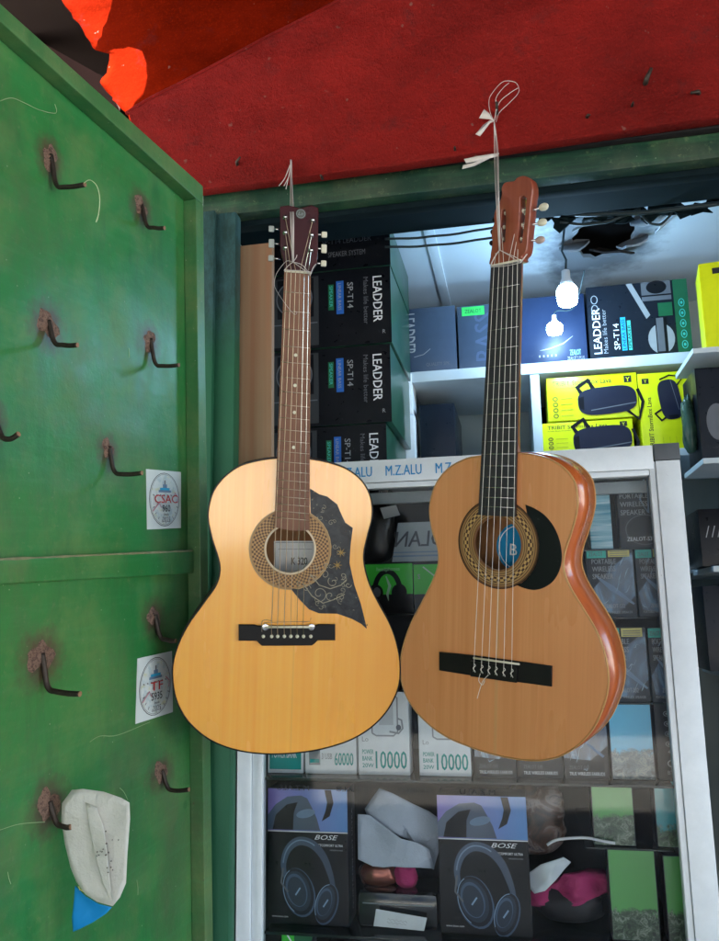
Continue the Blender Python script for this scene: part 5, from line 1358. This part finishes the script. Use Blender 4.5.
w_shelf('yellow speaker box lying sideways, upper one of the stacked pair under the long dark box', (547,375,638,419), storm, YELLOW, 'yellow_speaker_box', zb=W.at(590, 419, YS+.02).z, dep=.15, grp=gy)
w_shelf('yellow speaker box lying sideways, lower one of the stacked pair just above the cabinet', (543,421,634,465), storm, YELLOW, 'yellow_speaker_box', zb=zS2+.0005, dep=.15, grp=gy, )
for o in [o for o in C.objects if o.get('label', '').startswith('yellow speaker box lying sideways, upper')]:
    pass
w_shelf('yellow speaker box standing upright between the sideways pair and the dark bag', (640,372,690,451), storm_v, YELLOW, 'yellow_speaker_box', zb=zS2+.0005, dep=.15, grp=gy)
w_shelf('dark grey box standing alone in the left compartment of the wall shelf', (420,404,455,456), None, DARK, 'dim_box', zb=zS2+.0005, grp='dark cartons')
# things at the right edge: near rack with a yellow box
YR = 2.05
rk = empty('side_rack', Matrix.Translation((0, YR, 0)), 'dark metal side rack at the right edge behind the cabinet post', 'rack')
xr0 = W.at(697, 400, YR).x
zr1 = W.at(708, 347, YR).z; zr2 = W.at(706, 458, YR).z; zr3 = W.at(712, 566, YR).z; zr4 = W.at(714, 672, YR).z
for z in (zr1, zr2, zr3, zr4):
    MB().box(xr0, XR-.01, 0, .23, z-.014, z).build('rack_shelf', SHELFM, rk, bevel=.002)
MB().box(xr0+.12, XR-.01, .235, .24, .2, zr1).build('rack_back', CAVITY, rk)
def storm_n(a): a.rect(0,0,1,1,YELLOW); a.text('TRIBIT StormBox Lava', .62, .04, .045, BLACK_INK, rot=90, bold=True, wid=.66).rect(.3, .86, .62, .93, BLACK_INK)
b_, w_, h_ = box('yellow_speaker_box', 'tall yellow speaker box at the right edge of the picture on the side rack', 'box', (702,262,745,346), YR+.01, .12, YELLOW, storm_n, gy, zb=zr1+.0005)
b_.rotation_euler = (0, 0, rad(-8))
box('rack_carton', 'black glossy carton on the second level of the side rack at the right edge', 'box', (698,366,760,457), YR+.02, .15, BLACK, lambda a: a.rect(.02,.02,.98,.98,DARK).ell(.3,.4,.18,.2,GREY), 'cartons on the side rack', zb=zr2+.0005)
for o in (): pass
dlump('green_wrapped_toy', (684,398,698,452), YR+.05, .05, plain('dim_green_wrap', (.03,.07,.05), .3, .4, 40, bump=.6), 22, 'dim greenish wrapped item beside the upright yellow box', 'wrapped item')
box('rack_carton', 'black carton with dashes printed on it, right of the cabinet corner cap', 'box', (700,508,760,565), YR+.02, .15, BLACK, lambda a: [a.stroke([(.1+.1*k,.5),(.16+.1*k,.7)], .015, MID) for k in range(6)], 'cartons on the side rack', zb=zr3+.0005)
box('rack_carton', 'plain black carton on the lowest visible level of the side rack', 'box', (706,585,770,671), YR+.02, .15, DARK, None, 'cartons on the side rack', zb=zr4+.0005)

# stack of big speaker cartons at the left
def leadder_v(a):
    a.rect(0, 0, 1, 1, BLACK)
    a.rect(.04, .04, .42, .96, plain('dim_grey_picture', (.035,.04,.045), .4)).rect(.08, .42, .38, .94, BLACK).ell(.22, .68, .15, .24, plain('dim_speaker_cone', (.02,.024,.03), .5)).ring(.22, .68, .15, .24, .01, GREY)
    a.rect(.07, .04, .40, .30, plain('dim_grey_picture', (.035,.04,.045), .4)).ell(.24, .17, .09, .09, BLACK).rect(.05, .33, .41, .345, GREY)
    a.text('LEADDER', .86, .88, .115, WHITE, rot=-90, bold=True, wid=.60)
    a.text('Makes life better', .785, .88, .06, GREY, rot=-90, wid=.62)
    a.text('SP-T14', .655, .83, .075, MID, rot=-90, bold=True, wid=.34)
    a.rect(.565, .42, .625, .86, BLUEP).rect(.50, .48, .545, .82, DKGREEN).text('LINEAR BASS', .58, .83, .04, MID, rot=-90, wid=.36).text('SPEAKER', .51, .8, .04, STICK_T, rot=-90, wid=.28)
    a.text('R', .93, .12, .05, MID)
YK = 1.93
zz = [W.at(330, y, YK).z for y in (470, 423, 344, 266, 231)]
zt3 = W.at(330, 344, YK).z
xk0 = W.at(268, 340, YK).x
levels = [(455-0, 425), (424, 345), (343.5, 267), (266, 231)]
gs = 'stacked speaker cartons at the left'
labs = ['black LEADDER speaker carton, lowest visible of the stack, just above the cabinet top', 'black LEADDER speaker carton, second visible from the bottom of the left stack', 'black LEADDER speaker carton, third visible from the bottom of the left stack', 'dark carton on top of the LEADDER stack, under the shutter housing']
GSIDE = plain('green_carton_side', (.015, .07, .04), .35, .25, 8, coat=.3)
rects = [(268,424,387,503), (268,345,391,423), (268,267,391,343.5), (268,222,390,266)]
for k, (rc, lb_) in enumerate(zip(rects, labs)):
    zb_ = W.at(388, rc[3]+(-1), YK).z; zt_ = W.at(388, rc[1]-1, YK).z
    r, w, h = box('speaker_carton', lb_, 'box', rc, YK, .36, GSIDE, leadder_v if k < 3 else (lambda a: a.rect(0,0,1,1,BLACK).text('SP-T14 LEADDER', .45, .6, .12, GREY, wid=.4).text('SPEAKER SYSTEM', .5, .3, .12, GREY, wid=.3)), gs, zb=zb_+.0006, zt=zt_, edge=.002)
# thinner cartons behind them
for k, (rc, m_, lab) in enumerate((((388,305,406,372), BLACK, 'narrow black carton right of the big LEADDER stack'), ((392,374,412,415), CARDW, 'narrow white carton below the narrow black one'), ((392,416,415,460), CARDW, 'lower narrow white carton just above the cabinet top'))):
    box('narrow_carton', lab, 'box', rc, YK+.33-.0*k+.035, .10, m_, (lambda a: a.text('LEADDER', .75, .85, .2, MID, rot=-90, bold=True, wid=.6)) if k == 0 else None, 'narrow cartons beside the stack', zb=W.at(400, rc[3], YK+.365).z+.0005)

# ------------------------------------------------------------------ lamp and its reflection
EM = m_emit('bulb_and_reflection_glow', (.42, .70, 1.0), 25)
def bulb(px, py, Y, r, name, lab, sq=1):
    c = W.at(px, py, Y); e_ = empty(name, Matrix.Translation(c), lab, 'lamp', 'lit lamp in the shop and its reflection')
    prof = [(.001, -r*1.25), (r*.55, -r*1.22), (r*.85, -r*1.05), (r*.97, -r*.6), (r, 0), (r*.97, r*.45), (r*.8, r*.75)]
    prof = [(a_, b_*sq) for a_, b_ in prof]
    MB().lathe((0,0,0), (0,0,1), prof, 28).build('bulb', EM, e_, True)
    MB().lathe((0,0,0), (0,0,1), [(r*.8*sq, r*.76*sq), (r*.62*sq, r*1.2*sq), (r*.42*sq, r*1.6*sq), (r*.40*sq, r*2.4*sq), (r*.2*sq, r*2.5*sq)], 20).build('socket', plain('white_socket', (.5,.52,.55), .4), e_, True)
    return e_, c
e_, c_ = bulb(567, 294, YS-.22, .027, 'hanging_lamp', 'brightly lit white bulb hanging from the ceiling right of the tan guitar neck')
top = ZC-c_.z
MB().tube([(0,0,.06), (.004,.01,.10), (-.004,.03,top*.6), (.01,.04,top-.003)], .003, 7).build('lamp_wire', CABLE, e_, True)
e2, c2 = bulb(554.5, 328, YS-.12, .0215, 'bulb_reflection', 'glowing stand-in for the reflection of the hanging bulb, just below and left of it', .7)  # extra glowing bulb built for the hanging bulb's reflection on the foil box
MB().tube(crom([(0,0,.035),(.01,.03,.06),(.06,.05,.075),(.09,.0,.16)], 5, False), .002, 7).build('lamp_wire', CABLE, e2, True)  # wire added to the bulb's reflection stand-in

# ------------------------------------------------------------------ ground, canopy and street behind the viewer
def plane(name, x0, x1, y0, y1, z, mat, kind='structure', n=1):
    o = MB().add([(x0,y0,z),(x1,y0,z),(x1,y1,z),(x0,y1,z)], [(0,1,2,3)]).build(name, mat, None); tag(o, kind=kind); return o
gd = N('dusty_concrete_ground'); _a = gd.noise(1.2, det=8, rough=.65); gd.col(gd.ramp(_a, [(.3, (.36,.34,.30)), (.7, (.48,.45,.40))])); gd.rough(.9); gd.bump(_a, .4, .02)
plane('ground', -60, 60, -80, 40, 0, gd.m)
slab('shop_floor', XLi-.07, XR+.07, YF+.45, YB, .004, .02, CONC, SHOP, 0)
# outer side walls of the shop
slab('outer_wall', -6, XLi-.085, YF+.42, YF+.55, 0, 3.04, plain('ochre_plaster', (.38,.28,.16), .9, .2, 3, bump=.4), SHOP, 0)
slab('outer_wall', 1.42, 7, YF+.10, YF+.25, 0, 3.04, plain('ochre_plaster', (.38,.28,.16), .9, .2, 3, bump=.4), SHOP, 0)
SUN = Vector((-.42, -.50, .76)).normalized()
ZCAN = 3.10
def hole(px, py, rx, ry, seed):
    p = W.at(px, py, YA); r = random.Random(seed); s = (ZCAN-p.z)/SUN.z; c = p+SUN*s; L = []
    # ellipse on the sheet projected along the sun onto the canopy plane
    for i in range(18):
        t = 2*math.pi*i/18; k = 1+r.uniform(-.18, .18)
        q_ = W.at(px+rx*k*math.cos(t), py+ry*k*math.sin(t), YA); s = (ZCAN-q_.z)/SUN.z; q2_ = q_+SUN*s; L.append((q2_.x, q2_.y))
    return L
def holep(P):
    out = []
    for x, y in crom(P, 3):
        q_ = W.at(x+random.uniform(-1.3, 1.3), y+random.uniform(-1.3, 1.3), YA); s_ = (ZCAN-q_.z)/SUN.z; q2_ = q_+SUN*s_; out.append((q2_.x, q2_.y))
    return out
H1 = holep([(50,-26),(85,-30),(113,-16),(110,8),(104,30),(102,46),(86,52),(66,30)]); H2 = holep([(88,84),(100,66),(116,54),(140,52),(150,68),(145,88),(134,104),(130,124),(104,108)])
CANF = -5.7
me = plate([[(-5, CANF), (5, CANF), (5, YF+.55), (-5, YF+.55)], H1, H2], 0, .004)
for v in me.vertices: v.co = Vector((v.co.x, v.co.z, ZCAN+v.co.y))
cn = link('shade_canopy', me, plain('dark_rusted_shade_canopy', (.02,.010,.008), .8, .3, 4), None)  # canopy added for shade; its holes are shaped to let sun patches through
tag(cn, 'flat dark rusted canopy added over the shop front for shade, holes shaped for sun patches', 'added canopy')
for x in (-4.6, 4.6):
    o = MB().tube([(x, CANF+.1, 0), (x, CANF+.1, ZCAN)], .04, 10).build('added_canopy_post', IRON, None); tag(o, 'round dark post holding up the %s end of the added shade canopy' % ('left' if x < 0 else 'right'), 'post', 'added canopy posts')
# pale building across the street
bd = empty('street_building', Matrix.Translation((0, -11, 0)), 'long pale building across the street behind the viewer', 'building')
MB().box(-14, 14, -3, 0, 0, 4.2).build('wall', plain('cream_plaster', (.66,.62,.55), .9, .12, 1), bd)
MB().box(-14.3, 14.3, -3.2, .5, 4.2, 4.4).build('roof', plain('roof_slab', (.3,.28,.26), .8), bd)
for x in range(-12, 13, 4):
    MB().box(x-.6, x+.6, .001, .05, .1, 2.3).build('door', plain('blue_shutter', (.08,.16,.28), .5), bd)

# ------------------------------------------------------------------ light, camera, render
w = bpy.data.worlds.new('World'); sc.world = w; w.use_nodes = True
nt = w.node_tree; bg = nt.nodes['Background']; sky = nt.nodes.new('ShaderNodeTexSky'); sky.sky_type = 'NISHITA'; sky.sun_disc = False
el = math.asin(SUN.z); sky.sun_elevation = el; sky.sun_rotation = math.atan2(SUN.x, SUN.y)
nt.links.new(sky.outputs[0], bg.inputs[0]); bg.inputs[1].default_value = .15
ld = bpy.data.lights.new('sun', 'SUN'); ld.energy = 5; ld.angle = rad(.5); ld.color = (1, .95, .87)
lo = bpy.data.objects.new('sun', ld); C.objects.link(lo); lo.rotation_euler = (-SUN).to_track_quat('-Z', 'Y').to_euler()
cd = bpy.data.cameras.new('camera'); cd.sensor_fit = 'VERTICAL'; cd.sensor_height = 36; cd.sensor_width = 36; cd.lens = FPX/941*36; cd.clip_start = .02; cd.clip_end = 500
co = bpy.data.objects.new('camera', cd); C.objects.link(co); co.matrix_world = Matrix.Translation(CAM) @ C2W.to_4x4()
sc.camera = co
sc.view_settings.view_transform = 'Standard'; sc.view_settings.look = 'None'; sc.view_settings.exposure = 3.15; sc.view_settings.gamma = 1
sc.cycles.max_bounces = 8; sc.cycles.transparent_max_bounces = 12; sc.cycles.sample_clamp_indirect = 6
